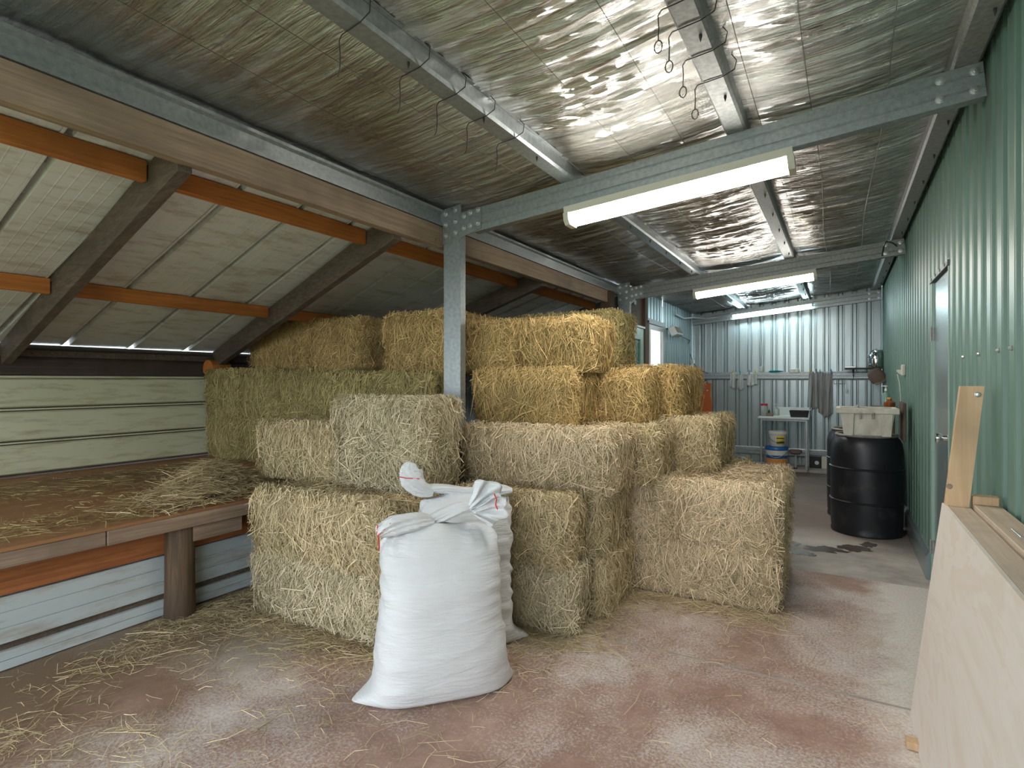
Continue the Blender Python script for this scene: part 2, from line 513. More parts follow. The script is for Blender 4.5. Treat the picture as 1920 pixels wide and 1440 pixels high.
# ---- inner left wall of the far room (door, window, sheet) : X = -2.30
IX = -2.28
wi = struct(B().add(*ribbed(8.42, YB, 0., zroof(IX) + .03, 'Y', IX, -.03, .15, .04)).obj('wall_inner', 'blue_sheet'))
bb = B().add(*ribbed(7.66, 8.42, 2.24, zroof(IX) + .03, 'Y', IX, -.03, .15, .04)); bb.obj('cladding', 'blue_sheet', wi)
bb = B().add(*ribbed(7.66, 8.42, 0, 1.15, 'Y', IX, -.03, .15, .04)); bb.obj('cladding', 'blue_sheet', wi)
B().box(IX - .10, IX + .03, 7.45, 7.56, 0, zroof(IX) - .03, .004).obj('stud', 'brown_post', wi)
B().box(IX - .06, IX + .02, 7.56, 7.66, 0, 2.22, .004).obj('stud', 'brown_panel', wi)
B().box(IX - .05, IX + .02, 7.56, 8.46, 2.18, 2.25, .004).obj('lintel', 'galv_dull', wi)
B().box(IX - .05, IX - .01, 6.74, 7.45, 2.10, zroof(IX) - .04, .003).obj('head_panel', 'brown_panel', wi)
B().box(IX - .02, IX + .02, 7.0, 7.10, 2.36, 2.42, .004).obj('junction_box', 'galv_dull', wi)
w1 = bpy.data.objects.new('window_1', None); w1.location = (IX, 8.05, 1.15); link(w1); struct(w1, 'narrow bright white window beside the hay stack')
b = B()
for (ya, yb, za, zb) in ((7.68, 7.74, 1.15, 2.17), (8.36, 8.42, 1.15, 2.17), (7.74, 8.36, 2.11, 2.17), (7.74, 8.36, 1.15, 1.21)):
    b.box(IX - .04, IX + .02, ya, yb, za, zb, .003)
b.obj('window_frame', 'white_paint', w1)
B().box(IX - .015, IX - .010, 7.74, 8.36, 1.21, 2.11, 0).obj('window_pane', 'window_glass', w1)
d2 = bpy.data.objects.new('door_2', None); d2.location = (IX, 7.1, 0); link(d2); struct(d2, 'pale green framed door with dark green glass pane')
b = B()
for (ya, yb, za, zb) in ((6.76, 6.90, .02, 2.08), (7.31, 7.44, .02, 2.08), (6.90, 7.31, 1.93, 2.08), (6.90, 7.31, .02, .9)):
    b.box(IX - .03, IX + .012, ya, yb, za, zb, .003)
b.obj('door_leaf', 'green_trim', d2)
B().box(IX - .015, IX - .008, 6.90, 7.31, .9, 1.93, 0).obj('door_pane', 'pane_green', d2)
B().box(IX - .035, IX + .03, 6.74, 7.45, 2.082, 2.11, .003).obj('door_head', 'white_paint', d2)

# ---- end wall of the lean-to behind the stack
struct(B().add(*ribbed(LX - .05, IX - .10, 0., lambda s: zlean(s) + .0, 'X', 6.9, -.03)).obj('wall_end', 'dark_sheet'))

# ---- left wall : brown ribbed sheet behind, cream boards in front
vs, fs = [], []
zz = [0.0, .5]
z = .5
while z < 1.66:
    zz += [z + .012, z + .05, z + .062, z + .1]; z += .1
zz = sorted(set(round(a, 3) for a in zz if a < 1.665)) + [1.688]
pr = [(LX - (.014 if (i % 4) in (1, 2) else 0), a) for i, a in enumerate(zz)]
for y in (YF, 6.9):
    for x, z in pr: vs.append((x, y, z))
n = len(pr); fs = [(i, i + 1, n + i + 1, n + i) for i in range(n - 1)]
wl = struct(B().add(vs, fs).obj('wall_left', 'brown_sheet'))
for i in range(3):
    z0, z1 = .66 + i * .262, .66 + i * .262 + .232
    def wbd(z0, z1):
        return B().prof([(0, z0), (.022, z0 + .012), (.022, z1 - .012), (0, z1)], (LX + .02, YF + .1, 0), (LX + .02, 6.7, 0), closed=True, caps=True)
    wbd(z0, z1).obj('wall_board', 'cream_board', wl)
    if i < 2: B().box(LX + .004, LX + .030, YF + .1, 6.7, z1 + .008, z1 + .022, .003).obj('batten', 'cream_board', wl)
B().box(LX + .0, LX + .05, YF + .1, 6.7, 1.418, 1.436, .003).obj('cap_strip', 'cream_board', wl)

# ---- wall under the platform
QX = -3.48
wp = struct(B().box(QX - .05, QX - .02, YF, 6.8, 0, .60, 0).obj('wall_platform', 'dark_wood'))
def ribbed_board(z0, z1, nr):
    pts = [(0, z0)]
    for k in range(nr + 1):
        zc = z0 + (z1 - z0) * (k + .5) / (nr + 1)
        pts += [(.018, zc - (z1 - z0) / (nr + 1) * .46), (.018, zc + (z1 - z0) / (nr + 1) * .46), (.012, zc + (z1 - z0) / (nr + 1) * .48), (.012, zc + (z1 - z0) / (nr + 1) * .52)]
    pts = pts[:-2] + [(0, z1)]
    return B().prof(pts, (QX - .018, YF, 0), (QX - .018, 6.7, 0), closed=True, caps=True)
ribbed_board(.005, .098, 1).obj('wall_board', 'blue_board', wp)
ribbed_board(.132, .362, 2).obj('wall_board', 'blue_board', wp)

# ---- foil ceiling
NX, NY = 72, 920
xs = np.linspace(PX_ - .12, WX + .09, NX); ys = np.linspace(YF, YB + .03, NY)
X, Y = np.meshgrid(xs, ys, indexing='ij')
PUR = [-2.37, -1.42, -.468, .47]
Z = 2.58 + .0914 * (X + 2.33)
for k in range(3):
    tt = np.clip((X - PUR[k]) / (PUR[k + 1] - PUR[k]), 0, 1)
    sag = np.where((X >= PUR[k]) & (X < PUR[k + 1]), np.sin(np.pi * tt) ** .8, 0)
    Z -= sag * (.022 + .008 * vnoise(X * .3 + k * 7, Y * 1.1, 0, 3))
    warp = .16 * vnoise(X * 1.1, Y * 1.0, 0, 8)
    r1 = 1 - np.abs(vnoise(X * .55 + 9 * k, (Y + warp * .3 + X * .05) * 11, 0, 11 + k))
    r2 = 1 - np.abs(vnoise(X * .9 + 3 * k, (Y + warp * .3 + X * .10) * 26, 0, 21 + k))
    Z -= sag * (.017 * r1 ** 3 + .011 * r2 ** 3)
Z += .004 * vnoise(X * 3.5, Y * 3.5, 0, 31)
vs = np.stack([X, Y, Z], -1).reshape(-1, 3)
idx = np.arange(NX * NY).reshape(NX, NY)
quads = np.stack([idx[:-1, :-1], idx[:-1, 1:], idx[1:, 1:], idx[1:, :-1]], -1).reshape(-1, 4)
def npmesh(name, vs, quads, mat, smooth=True):
    me = bpy.data.meshes.new(name)
    nv, nf = len(vs), len(quads)
    me.vertices.add(nv); me.vertices.foreach_set('co', np.ascontiguousarray(vs, np.float32).ravel())
    me.loops.add(nf * 4); me.polygons.add(nf)
    me.loops.foreach_set('vertex_index', np.ascontiguousarray(quads, np.int32).ravel())
    me.polygons.foreach_set('loop_start', np.arange(0, nf * 4, 4, dtype=np.int32))
    me.polygons.foreach_set('use_smooth', np.full(nf, smooth))
    me.update(calc_edges=True); me.validate()
    me.materials.append(MATS[mat])
    return me
ce = link(bpy.data.objects.new('ceiling', npmesh('ceiling', vs, quads, 'foil'))); struct(ce)
# roof sheet above the foil
B().add([(PX_ - .70, YF, zlean(PX_ - .70) + .045), (PX_ - .70, YB + .1, zlean(PX_ - .70) + .045), (PX_ - .1, YB + .1, zroof(PX_) + .10), (PX_ - .1, YF, zroof(PX_) + .10)], [(0, 1, 2, 3)]).obj('flashing', 'galv_dull', ce, solid=.01)
B().add([(PX_ - .1, YF, zroof(PX_) + .10), (WX + .1, YF, zroof(WX) + .10), (WX + .1, YB + .1, zroof(WX) + .10), (PX_ - .1, YB + .1, zroof(PX_) + .10)], [(0, 1, 2, 3)]).obj('roof_sheet', 'galv_dull', ce, solid=.01)
# support mesh wires
wy = None
for k in range(10):
    x = -2.22 + k * .30
    if min(abs(x - p) for p in PUR) < .06: x += .08
    pts = []
    for y in np.linspace(YF, YB, 60):
        pts.append((x + .012 * math.sin(y * 1.7 + k), y, zroof(x) - .052 + .006 * math.sin(y * 3 + k)))
    B().tube(pts, .0014, 4).obj('mesh_wire', 'mesh_wire', ce)
for k in range(46):
    y = YF + .1 + k * .25
    pts = []
    for i in range(3):
        for tt in np.linspace(0, 1, 7):
            x = PUR[i] + tt * (PUR[i + 1] - PUR[i])
            pts.append((x, y + .01 * math.sin(x * 5 + k), zroof(x) - .006 - .046 * math.sin(math.pi * tt)))
    B().tube(pts, .0008, 4).obj('mesh_wire', 'mesh_wire', ce)

# ---- lean-to roof: separate painted tray sheets
lr = struct(B().prof([(0, 0), (.06, 0), (.06, .05), (0, .05)], (LX + .02, YF, zlean(LX) - .11), (LX + .02, 6.85, zlean(LX) - .11), closed=True, caps=True).obj('ceiling_lean_to', 'dark_wood'))
def skew(yt): return min(.29, max(.10, .14 + .11 * (yt - 1.8)))
yt = -1.2; SH = []
rr_ = random.Random(4)
while yt < 7.6:
    SH.append(yt); yt += .372
XT, XB = -2.36, LX - .10
def rp(yt_, x): return Vector((x, yt_ + skew(yt_) * (XT - x), zlean(x)))
for i in range(len(SH) - 1):
    ya, yb = SH[i], SH[i + 1]
    # profile across the tray: edge rib up, flat pan with low flutes
    prof = [(0., .0), (.03, .0), (.042, .06), (.118, .06), (.13, .0)]
    for k in range(1, 6):
        f = .13 + .87 * k / 6
        prof += [(f - .012, .0), (f, -.0010), (f + .012, .0)]
    prof += [(1.0, 0.), (1.05, .004)]
    vs, fs = [], []
    tilt = .006
    for x in (XT, XB):
        pa, pb = rp(ya, x), rp(yb, x)
        for f, h in prof:
            p = pa.lerp(pb, f); vs.append((p.x, p.y, p.z + h + tilt * f - .003))
    n = len(prof); fs = [(k, k + 1, n + k + 1, n + k) for k in range(n - 1)]
    B().add(vs, fs).obj('roof_sheet', 'roof_paint', lr, solid=.002)

# ---- platform
pf = thing('hay_platform', 'low timber platform with brown plywood deck and hay scattered on it', 'platform', (-3.4, 2.0, 0))
EX = -3.30
for i, (ya, yb) in enumerate(((YF + .1, .88), (.884, 3.28), (3.284, 6.7))):
    B().box(LX + .005, EX + .004, ya, yb, .617, .635, .002).obj('deck_sheet', 'ply_deck', pf)
yj = onx(200, 1000, EX).y
B().box(EX - .035, EX, YF + .1, yj - .003, .540, .615, .003).obj('fascia_board', 'fascia_wood', pf)
B().box(EX - .035, EX + .004, yj + .003, 6.6, .538, .616, .003).obj('fascia_board', 'fascia_wood', pf)
pb = onz(350, 1157, 0)
pzx, pzy = EX - .10, onx(352, 1000, EX - .02).y
B().lathe([(.082, 0), (.084, .02), (.080, .2), (.079, .4), (.078, .536)], (pzx, pzy, 0), 18).obj('post', 'brown_post', pf, True)
B().box(EX - .13, EX - .03, pzy + .04, pzy + .36, .44, .537, .004).obj('bearer', 'fascia_wood', pf)
B().box(QX + .005, QX + .03, YF, 6.7, .375, .60, .003).obj('back_board', 'orange_board', pf)
for y in (-.4, .6, 1.6, 2.7, 3.9, 5.2):
    B().box(LX + .06, QX - .07, y, y + .045, .52, .615, .003).obj('joist', 'dark_wood', pf)

# ================================================================== frame members
def channel(b, p, q, depth=.15, fl=.06, up=(0, 0, 1)):
    """C section: web toward -Y, flanges away"""
    lip = .015
    pr = [(fl, depth / 2 - lip), (fl, depth / 2), (0, depth / 2), (0, depth / 2 - .038), (.004, depth / 2 - .042), (.004, depth / 2 - .046), (0, depth / 2 - .05),
          (0, -depth / 2 + .05), (.004, -depth / 2 + .046), (.004, -depth / 2 + .042), (0, -depth / 2 + .038), (0, -depth / 2), (fl, -depth / 2), (fl, -depth / 2 + lip)]
    pr = [(-a, z) for a, z in pr]
    b.prof(pr, p, q, up)
_bolt = {}
def bolt(parent, p, axis='Y', r=.013):
    key = (axis, r)
    Mi = pmat(parent).inverted(); lp = Mi @ Vector(p)
    if key not in _bolt:
        n6 = 6
        o = B().lathe([(r * 1.5, 0), (r * 1.5, -.003), (r, -.0035), (r, -.012), (r * .5, -.0125), (r * .5, -.02), (0, -.02)], (0, 0, 0), 8, axis).obj('bolt', 'bolt_steel', parent, local=True)
        o.location = lp; _bolt[key] = o; return o
    c = _bolt[key].copy(); COL.objects.link(c); c.parent = parent; c.location = lp; return c

def rafter(y, label, mat, x0=-2.10, plate=True):
    zc = lambda x: zroof(x) - .075 - .075
    t_ = thing('steel_rafter', label, 'rafter', ((x0 + WX) / 2, y, zc(-.8)), 0, 'galvanised roof rafters')
    b = B(); channel(b, (x0, y, zc(x0)), (WX - .015, y, zc(WX - .015)))
    b.obj('channel', mat, t_, solid=.0025)
    for dx in (.05, .17):
        for dz in (-.04, .04):
            bolt(t_, (WX - dx, y - .002, zc(WX - dx) + dz), 'Y', .013)
    return t_
ra1 = rafter(Y1, 'nearest galvanised steel rafter, carrying the closest strip light', 'galv')
ra2 = rafter(Y2, 'middle galvanised steel rafter crossing the shed above the hay stack', 'galv_dull', -2.12)
ra3 = rafter(Y3, 'farthest steel rafter lying against the back wall', 'galv', -2.25)

def steel_post(y, label, plate):
    t_ = thing('steel_post', label, 'post', (-2.26, y, 0), 0, 'galvanised posts along the timber beam')
    b = B()
    # C section post: web facing -Y, open to +Y, lips on right side
    pr = [(-2.335, y), (-2.205, y), (-2.200, y + .004), (-2.200, y + .058), (-2.212, y + .060)]
    pr2 = [(-2.335, y), (-2.338, y + .004), (-2.338, y + .058), (-2.326, y + .06)]
    vs = []; fs = []
    full = pr2[::-1] + pr[1:]
    n = len(full)
    for z in (0.0, zroof(-2.3) - .08):
        for x, yy in full: vs.append((x, yy, z))
    fs = [(i, i + 1, n + i + 1, n + i) for i in range(n - 1)]
    b.add(vs, fs); b.obj('channel', 'galv', t_, solid=.003)
    # back-to-back channel edge bead
    B().box(-2.206, -2.196, y - .004, y + .004, 0, 2.34, .001).obj('lip', 'galv', t_)
    if plate:
        yp = y - .006
        pts = [(-2.340, 2.32), (-2.215, 2.32), (-2.175, 2.355), (-2.06, 2.385), (-2.03, 2.39), (-2.03, 2.53), (-2.19, 2.515), (-2.19, 2.575), (-2.340, 2.555)]
        vs = [(x, yp - .004, z) for x, z in pts] + [(x, yp + .004, z) for x, z in pts]; n = len(pts)
        fs = [tuple(range(n)), tuple(range(2 * n - 1, n - 1, -1))] + [(i, (i + 1) % n, n + (i + 1) % n, n + i) for i in range(n)]
        B().add(vs, fs).obj('gusset_plate', 'galv', t_)
        for x, z in ((-2.315, 2.525), (-2.315, 2.45), (-2.315, 2.375), (-2.235, 2.54), (-2.235, 2.465), (-2.235, 2.39), (-2.165, 2.49), (-2.165, 2.41), (-2.115, 2.505), (-2.115, 2.42), (-2.055, 2.515), (-2.055, 2.43)):
            bolt(t_, (x, yp - .004, z), 'Y', .0125)
        B().box(-2.40, -2.335, yp - .003, yp + .02, 2.46, 2.545, .003).obj('cleat', 'galv', t_)
    return t_
steel_post(Y1, 'nearest galvanised steel post with bolted gusset plate, standing before the hay', True)
steel_post(Y2, 'far galvanised steel post at the end of the hay stack beside the green framed door', True)

# purlins (top hats)
tophat = [(-.075, .07), (-.055, .07), (-.050, .012), (-.040, 0), (.040, 0), (.050, .012), (.055, .07), (.075, .07)]
for i, (x, lab, mt) in enumerate(((-1.42, 'roof purlin with five wire hooks, over the sacks', 'galv'), (-.468, 'roof purlin with looped wires, above the strip lights', 'galv_dull'), (.47, 'roof purlin tight against the green wall', 'galv_dull'))):
    z = zroof(x) - .072
    t_ = thing('roof_purlin', lab, 'purlin', (x, 4.5, z), 0, 'galvanised roof purlins')
    B().prof(tophat, (x, YF, z), (x, YB - .02, z)).obj('top_hat', mt, t_, solid=.002)
    s0 = None
    for k in range(22):
        y = YF + .25 + k * .52
        Mi = pmat(t_).inverted()
        if s0 is None:
            s0 = B().lathe([(.006, 0), (.006, -.01), (0, -.03)], (0, 0, 0), 6).obj('screw_tip', 'dark_wire', t_, local=True); s0.location = Mi @ Vector((x + .02, y, z))
        else:
            c = s0.copy(); COL.objects.link(c); c.parent = t_; c.location = Mi @ Vector((x + .02, y, z))
# eave purlin: channel above the timber beam, facing the room
t_ = thing('eave_purlin', 'galvanised channel resting along the top of the long timber beam', 'purlin', (PX_, 4.0, 2.447))
pr = [(-.05, .0), (0.012, 0.), (.012, .016), (-.006, .022), (-.006, .085), (.012, .095), (.012, .108), (-.05, .108)]
B().prof(pr, (PX_ - .02, YF, 2.447), (PX_ - .02, Y2 + .3, 2.447)).obj('channel', 'galv', t_, solid=.0025)
# timber beam
tb = B().box(PX_ - .075, PX_ - .012, YF, Y1 - .03, 2.305, 2.443, .004).obj('timber_beam', 'beam_wood'); tag(tb, 'long weathered timber beam running from the near left to the bolted post', 'beam')
tb2 = B().box(PX_ - .075, PX_ - .012, Y1 - .026, Y2 - .35, 2.305, 2.443, .004).obj('timber_beam', 'beam_wood'); tag(tb2, 'greyed timber beam behind the bolted post, over the hay stack', 'beam')
for y in (Y1 - .10, Y1 - .05):
    B().lathe([(.014, 0), (.014, .006), (.006, .008), (0, .009)], (PX_ - .012, y, 2.335), 8, 'X').obj('bolt', 'twig', tb)
tp = B().box(PX_ - .11, PX_ + .02, Y2 - .34, Y2 - .20, 1.0, 2.445, .006).obj('timber_post', 'brown_post'); tp.location.z = 0; tag(tp, 'brown timber post under the far end of the greyed beam', 'post')
B().box(PX_ - .11, PX_ + .02, Y2 - .34, Y2 - .20, 0, .998, .003).obj('lower_length', 'brown_post', tp)
# lean-to rafters
def lrafter(pt, pb_, label, wd=.06, ht=.17):
    o = B().beam(pt, pb_, wd, ht).obj('timber_rafter', 'dark_wood'); tag(o, label, 'rafter', 'lean-to rafters'); return o
def raf_pts(ytop, ybot):
    zt_, zb_ = zlean(PX_ - .08) - .105, zlean(LX + .05) - .105
    return Vector((PX_ - .08, ytop, zt_)), Vector((LX + .05, ybot, zb_))
R1 = raf_pts(1.39, 1.85); R2 = raf_pts(2.72, 3.56); R3 = raf_pts(4.75, 5.6); R0 = raf_pts(.10, .3)
lrafter(*R1, 'dark timber rafter with rusty streaks, nearest the camera on the left')
lrafter(*R2, 'dark timber rafter sloping down to the left end of the hay stack')
lrafter(*R3, 'dim timber rafter sloping behind the post, above the hay stack')
lrafter(*R0, 'timber rafter at the open front edge of the lean-to')
def yat(R, x): return R[0].y + (R[1].y - R[0].y) * (R[0].x - x) / (R[0].x - R[1].x)
def lpurlin(x, Ra, Rb, label, mat='orange_wood'):
    z = zlean(x) - .052
    ya = (yat(Ra, x) + .035) if Ra else YF + .1
    yb = (yat(Rb, x) - .035) if Rb else 6.8
    o = B().box(x - .045, x, ya, yb, z - .05, z + .045, .004).obj('timber_purlin', mat)
    tag(o, label, 'purlin', 'orange timber purlins under the lean-to roof'); return o
lpurlin(-2.70, R0, R1, 'orange timber purlin, upper one at the far left')
lpurlin(-2.70, R1, R2, 'orange timber purlin, upper one between the two near rafters')
lpurlin(-2.70, R2, R3, 'orange timber purlin passing behind the steel post')
lpurlin(-4.22, R0, R1, 'orange timber purlin, lower one at the far left')
lpurlin(-4.22, R1, R2, 'orange timber purlin, lower one between the two near rafters')
lpurlin(-4.22, R2, R3, 'orange timber purlin hidden behind the left hay bales')
lpurlin(-2.70, R3, None, 'orange timber purlin in the dark far end of the lean-to')
# wall plate round end
B().tube([(LX + .13, 3.42, 1.52), (LX + .13, 3.62, 1.52)], .085, 14).obj('wall_plate', 'orange_wood'); tag(bpy.data.objects['wall_plate'], 'short round orange timber stub under the rafter at the left wall', 'timber')

# ================================================================== strip lights
def strip(y, xl, xr, label, mat, z_off=-.155, tubeonly=False):
    zc = lambda x: zroof(x) - .075 + z_off
    p, q = Vector((xl, y, zc(xl))), Vector((xr, y, zc(xr)))
    t_ = thing('strip_light', label, 'light', ((xl + xr) / 2, y, zc((xl + xr) / 2)), 0, 'fluorescent strip lights under the rafters')
    d = (q - p).normalized()
    if not tubeonly:
        B().prof([(-.062, .0), (.062, .0), (.062, -.042), (-.062, -.042)], p, q, closed=True, caps=True).obj('housing', 'lamp_body', t_)
        B().prof([(-.060, -.043), (.060, -.043), (.060, -.078), (.043, -.100), (-.043, -.100), (-.060, -.078)], p + d * .028, q - d * .028, closed=True, caps=True).obj('diffuser', mat, t_)
        for e in (p - d * .004, q - d * .028):
            B().prof([(-.068, -.038), (.068, -.038), (.068, -.080), (.048, -.108), (-.048, -.108), (-.068, -.080)], e, e + d * .032, closed=True, caps=True).obj('end_cap', 'lamp_body', t_)
    else:
        B().prof([(-.03, .0), (.03, .0), (.03, -.04), (-.03, -.04)], p, q, closed=True, caps=True).obj('housing', 'white_paint', t_)
        B().tube([p + d * .03 - Vector((0, 0, .058)), q - d * .03 - Vector((0, 0, .058))], .014, 10).obj('tube', mat, t_)
        for e in (p + d * .005, q - d * .03):
            B().prof([(-.02, -.04), (.02, -.04), (.02, -.078), (-.02, -.078)], e, e + d * .025, closed=True, caps=True).obj('tube_holder', 'white_plastic', t_)
    return t_
strip(Y1 + .03, -1.43, -.205, 'nearest and largest strip light with warm white diffuser under the first rafter', 'lamp_warm')
strip(Y2 + .03, -1.45, -.22, 'second strip light with warm white diffuser under the middle rafter', 'lamp_warm')
MATS['lamp_tube'] = MATS['lamp_cool'].copy(); MATS['lamp_tube'].node_tree.nodes['Principled BSDF'].inputs['Emission Strength'].default_value = LAMP * 2.2
xa, xb = ony(1370, 588, Y3 - .06).x, ony(1525, 566, Y3 - .06).x
strip(Y3 - .06, xa, xb, 'farthest bare fluorescent tube light against the back wall, cool white', 'lamp_tube', -.04, True)

# ================================================================== hay
def strands(P, N, D, L, W, tint, lift, rng, droop=None, clampbox=None):
    """ribbons: P root (n,3), N outward normal, D in-plane direction, L length, W width"""
    n = len(P)
    D = D / np.linalg.norm(D, axis=1, keepdims=True)
    S = np.cross(N, D); S /= np.linalg.norm(S, axis=1, keepdims=True) + 1e-9
    tw = rng.normal(0, .55, n)[:, None]
    S = S * np.cos(tw) + N * np.sin(tw)
    bend = rng.normal(0, .10, n)[:, None] * L[:, None]
    side = np.cross(N, D)
    p0 = P - D * L[:, None] * .5
    p1 = P + side * bend + N * (lift[:, None] * .8)
    p2 = P + D * L[:, None] * .5 + N * (lift[:, None] * rng.uniform(-.3, 1.6, n)[:, None])
    if droop is not None: p2 = p2 + np.array([0, 0, -1.]) * (droop * L)[:, None]
    Wc = W[:, None] * .5
    V = np.stack([p0 - S * Wc, p0 + S * Wc, p1 - S * Wc, p1 + S * Wc, p2 - S * Wc * .7, p2 + S * Wc * .7], 1)
    base = (np.arange(n) * 6)[:, None]
    Q = np.concatenate([base + np.array([0, 1, 3, 2]), base + np.array([2, 3, 5, 4])], 0)
    T = np.repeat(tint, 6)
    if clampbox is not None:
        V = np.clip(V, clampbox[0], clampbox[1])
    return V.reshape(-1, 3), Q, T
def strand_mesh(name, parts):
    vs = np.concatenate([p[0] for p in parts]); off = 0; qs = []
    for v, q, t_ in parts:
        qs.append(q + off); off += len(v)
    me = npmesh(name, vs, np.concatenate(qs), 'hay_strand', False)
    at = me.attributes.new('tint', 'FLOAT', 'POINT')
    at.data.foreach_set('value', np.concatenate([p[2] for p in parts]).astype(np.float32))
    return me

GOLD = (.56, .40, .18); PALE = (.65, .525, .37); TAN = (.57, .465, .30); OLIVE = (.42, .345, .16); GREY = (.56, .48, .345)
def hay_bale(x0, x1, y0, y1, z0, z1, col, label, seed, dens=1.0, group=None, faces=None, swirl=.5):
    cx, cy, cz = (x0 + x1) / 2, (y0 + y1) / 2, z0
    dx, dy, dz = x1 - x0, y1 - y0, z1 - z0
    # core: rounded, lumpy block
    n = 14
    bm = bmesh.new(); bmesh.ops.create_cube(bm, size=1.0)
    bmesh.ops.subdivide_edges(bm, edges=bm.edges[:], cuts=n, use_grid_fill=True)
    co_ = np.array([v.co[:] for v in bm.verts]) * np.array([dx - .03, dy - .03, dz - .012])
    hx = np.array([dx - .03, dy - .03, dz - .012]) / 2
    r = .055
    inner = np.clip(co_, -(hx - r), hx - r)
    dv = co_ - inner; ln = np.linalg.norm(dv, axis=1, keepdims=True)
    nd = dv / np.maximum(ln, 1e-6)
    co_ = inner + nd * np.minimum(ln, r)
    nz = vnoise(co_[:, 0] * 9 + seed * 3.1, co_[:, 1] * 9, co_[:, 2] * 9, seed) * .016 + vnoise(co_[:, 0] * 3.5 + seed * 1.3, co_[:, 1] * 3.5, co_[:, 2] * 3.5, seed + 1) * .018
    co_ = co_ + nd * nz[:, None] * (np.abs(nd[:, 2:3]) < .8)
    co_[:, 2] += dz / 2
    for v, c_ in zip(bm.verts, co_): v.co = c_
    me = bpy.data.meshes.new('hay_bale'); bm.to_mesh(me); bm.free()
    me.polygons.foreach_set('use_smooth', [True] * len(me.polygons))
    me.materials.append(MATS['hay_core'])
    o = bpy.data.objects.new('hay_bale', me); o.location = (cx, cy, cz); o.color = (*col, 1); link(o)
    tag(o, label, 'hay bale', group or 'stacked hay bales')
    rng = np.random.default_rng(seed)
    parts = []
    cb = (np.array([-dx / 2 - .03, -dy / 2 - .05, -.012]), np.array([dx / 2 + .045, dy / 2 + .015, dz + .035]))
    if z0 < .01: cb[0][2] = .002
    FA = {'f': ((0, -1, 0), 0, 2, dx, dz), 'b': ((0, 1, 0), 0, 2, dx, dz), 'r': ((1, 0, 0), 1, 2, dy, dz), 'l': ((-1, 0, 0), 1, 2, dy, dz), 't': ((0, 0, 1), 0, 1, dx, dy)}
    K = {'f': 1., 'r': 1., 't': .75, 'l': .45, 'b': .12}
    for k, (nv, ia, ib, la, lb) in FA.items():
        if faces and k not in faces: continue
        cnt = int(12500 * la * lb * K[k] * dens)
        if cnt < 4: continue
        a = rng.uniform(-.5, .5, cnt) * (la + .02); b_ = rng.uniform(-.5, .5, cnt) * (lb + .01)
        P = np.zeros((cnt, 3)); P[:, ia] = a; P[:, ib] = b_
        N = np.tile(np.array(nv, float), (cnt, 1))
        hn = {0: dx, 1: dy, 2: dz}[int(np.argmax(np.abs(nv)))] / 2
        # round toward the edges
        ea = np.clip((np.abs(a) - (la / 2 - .06)) / .06, 0, 1); eb = np.clip((np.abs(b_) - (lb / 2 - .05)) / .05, 0, 1)
        inset = .028 * (ea ** 2 + eb ** 2)
        lay = rng.uniform(-.012, .010, cnt)
        bulge = .012 * vnoise(a * 7 + seed, b_ * 7, 0, seed + 5)
        P += N * (hn - .008 + lay + bulge - inset)[:, None]
        P[:, 2] += dz / 2
        fld = vnoise(a * 4.2 + seed * 1.7, b_ * 4.2, 0, seed + 9) * math.pi * swirl
        if k == 't': ang = fld * 2 + rng.uniform(-1.6, 1.6, cnt)
        else: ang = np.where(rng.random(cnt) < .45, rng.uniform(0, math.pi, cnt), math.pi / 2 + fld * 1.5 + rng.normal(0, .7, cnt))
        D = np.zeros((cnt, 3)); D[:, ia] = np.cos(ang); D[:, ib] = np.sin(ang)
        up = D[:, 2] > 0
        if k != 't': D[up] *= -1           # ends hang downward
        N2 = N.copy()
        N2[:, ia] += ea * np.sign(a) * .9; N2[:, ib] += eb * np.sign(b_) * .9
        N2 /= np.linalg.norm(N2, axis=1, keepdims=True)
        D = D - N2 * np.sum(D * N2, axis=1, keepdims=True)
        L = np.clip(rng.lognormal(math.log(.10), .45, cnt), .03, .26)
        # keep the strands from poking far past the block except a few
        W = rng.uniform(.0018, .0046, cnt)
        big_ = rng.random(cnt) < .12; L = np.where(big_, np.minimum(L * 1.7, .3), L); W = np.where(big_, W + .0016, W)
        lift = np.abs(rng.normal(0, .010, cnt)) + (rng.random(cnt) < .05) * rng.uniform(.01, .05, cnt)
        tint = np.clip(rng.normal(.5, .25, cnt) + .16 * vnoise(a * 3 + seed, b_ * 3, 0, seed + 2), 0, 1)
        tint = np.clip(tint + big_ * .22, 0, 1)
        parts.append(strands(P, N2, D, L, W, tint, lift, rng, np.full(cnt, .06), cb))
    # wisps hanging over the top front and right edges
    for ax_ in ('f', 'r'):
        cnt = int(420 * dens * (dx if ax_ == 'f' else dy))
        if cnt < 4: continue
        a = rng.uniform(-.5, .5, cnt) * (dx if ax_ == 'f' else dy)
        P = np.zeros((cnt, 3)); N = np.zeros((cnt, 3)); D = np.zeros((cnt, 3))
        L = np.clip(rng.lognormal(math.log(.15), .4, cnt), .06, .32)
        if ax_ == 'f': P[:, 0] = a; P[:, 1] = -dy / 2 - .006; N[:, 1] = -1; D[:, 0] = rng.normal(0, .5, cnt)
        else: P[:, 1] = a; P[:, 0] = dx / 2 + .006; N[:, 0] = 1; D[:, 1] = rng.normal(0, .5, cnt)
        D[:, 2] = -1
        P[:, 2] = dz - L * .42 + rng.uniform(-.05, .01, cnt)
        parts.append(strands(P, N, D, L, rng.uniform(.002, .005, cnt), np.clip(rng.normal(.65, .2, cnt), 0, 1), np.abs(rng.normal(0, .012, cnt)) + .004, rng, None, cb))
    so = bpy.data.objects.new('loose_strands', strand_mesh('loose_strands', parts)); so.color = (*col, 1); so['kind'] = 'stuff'
    link(so, o)
    return o
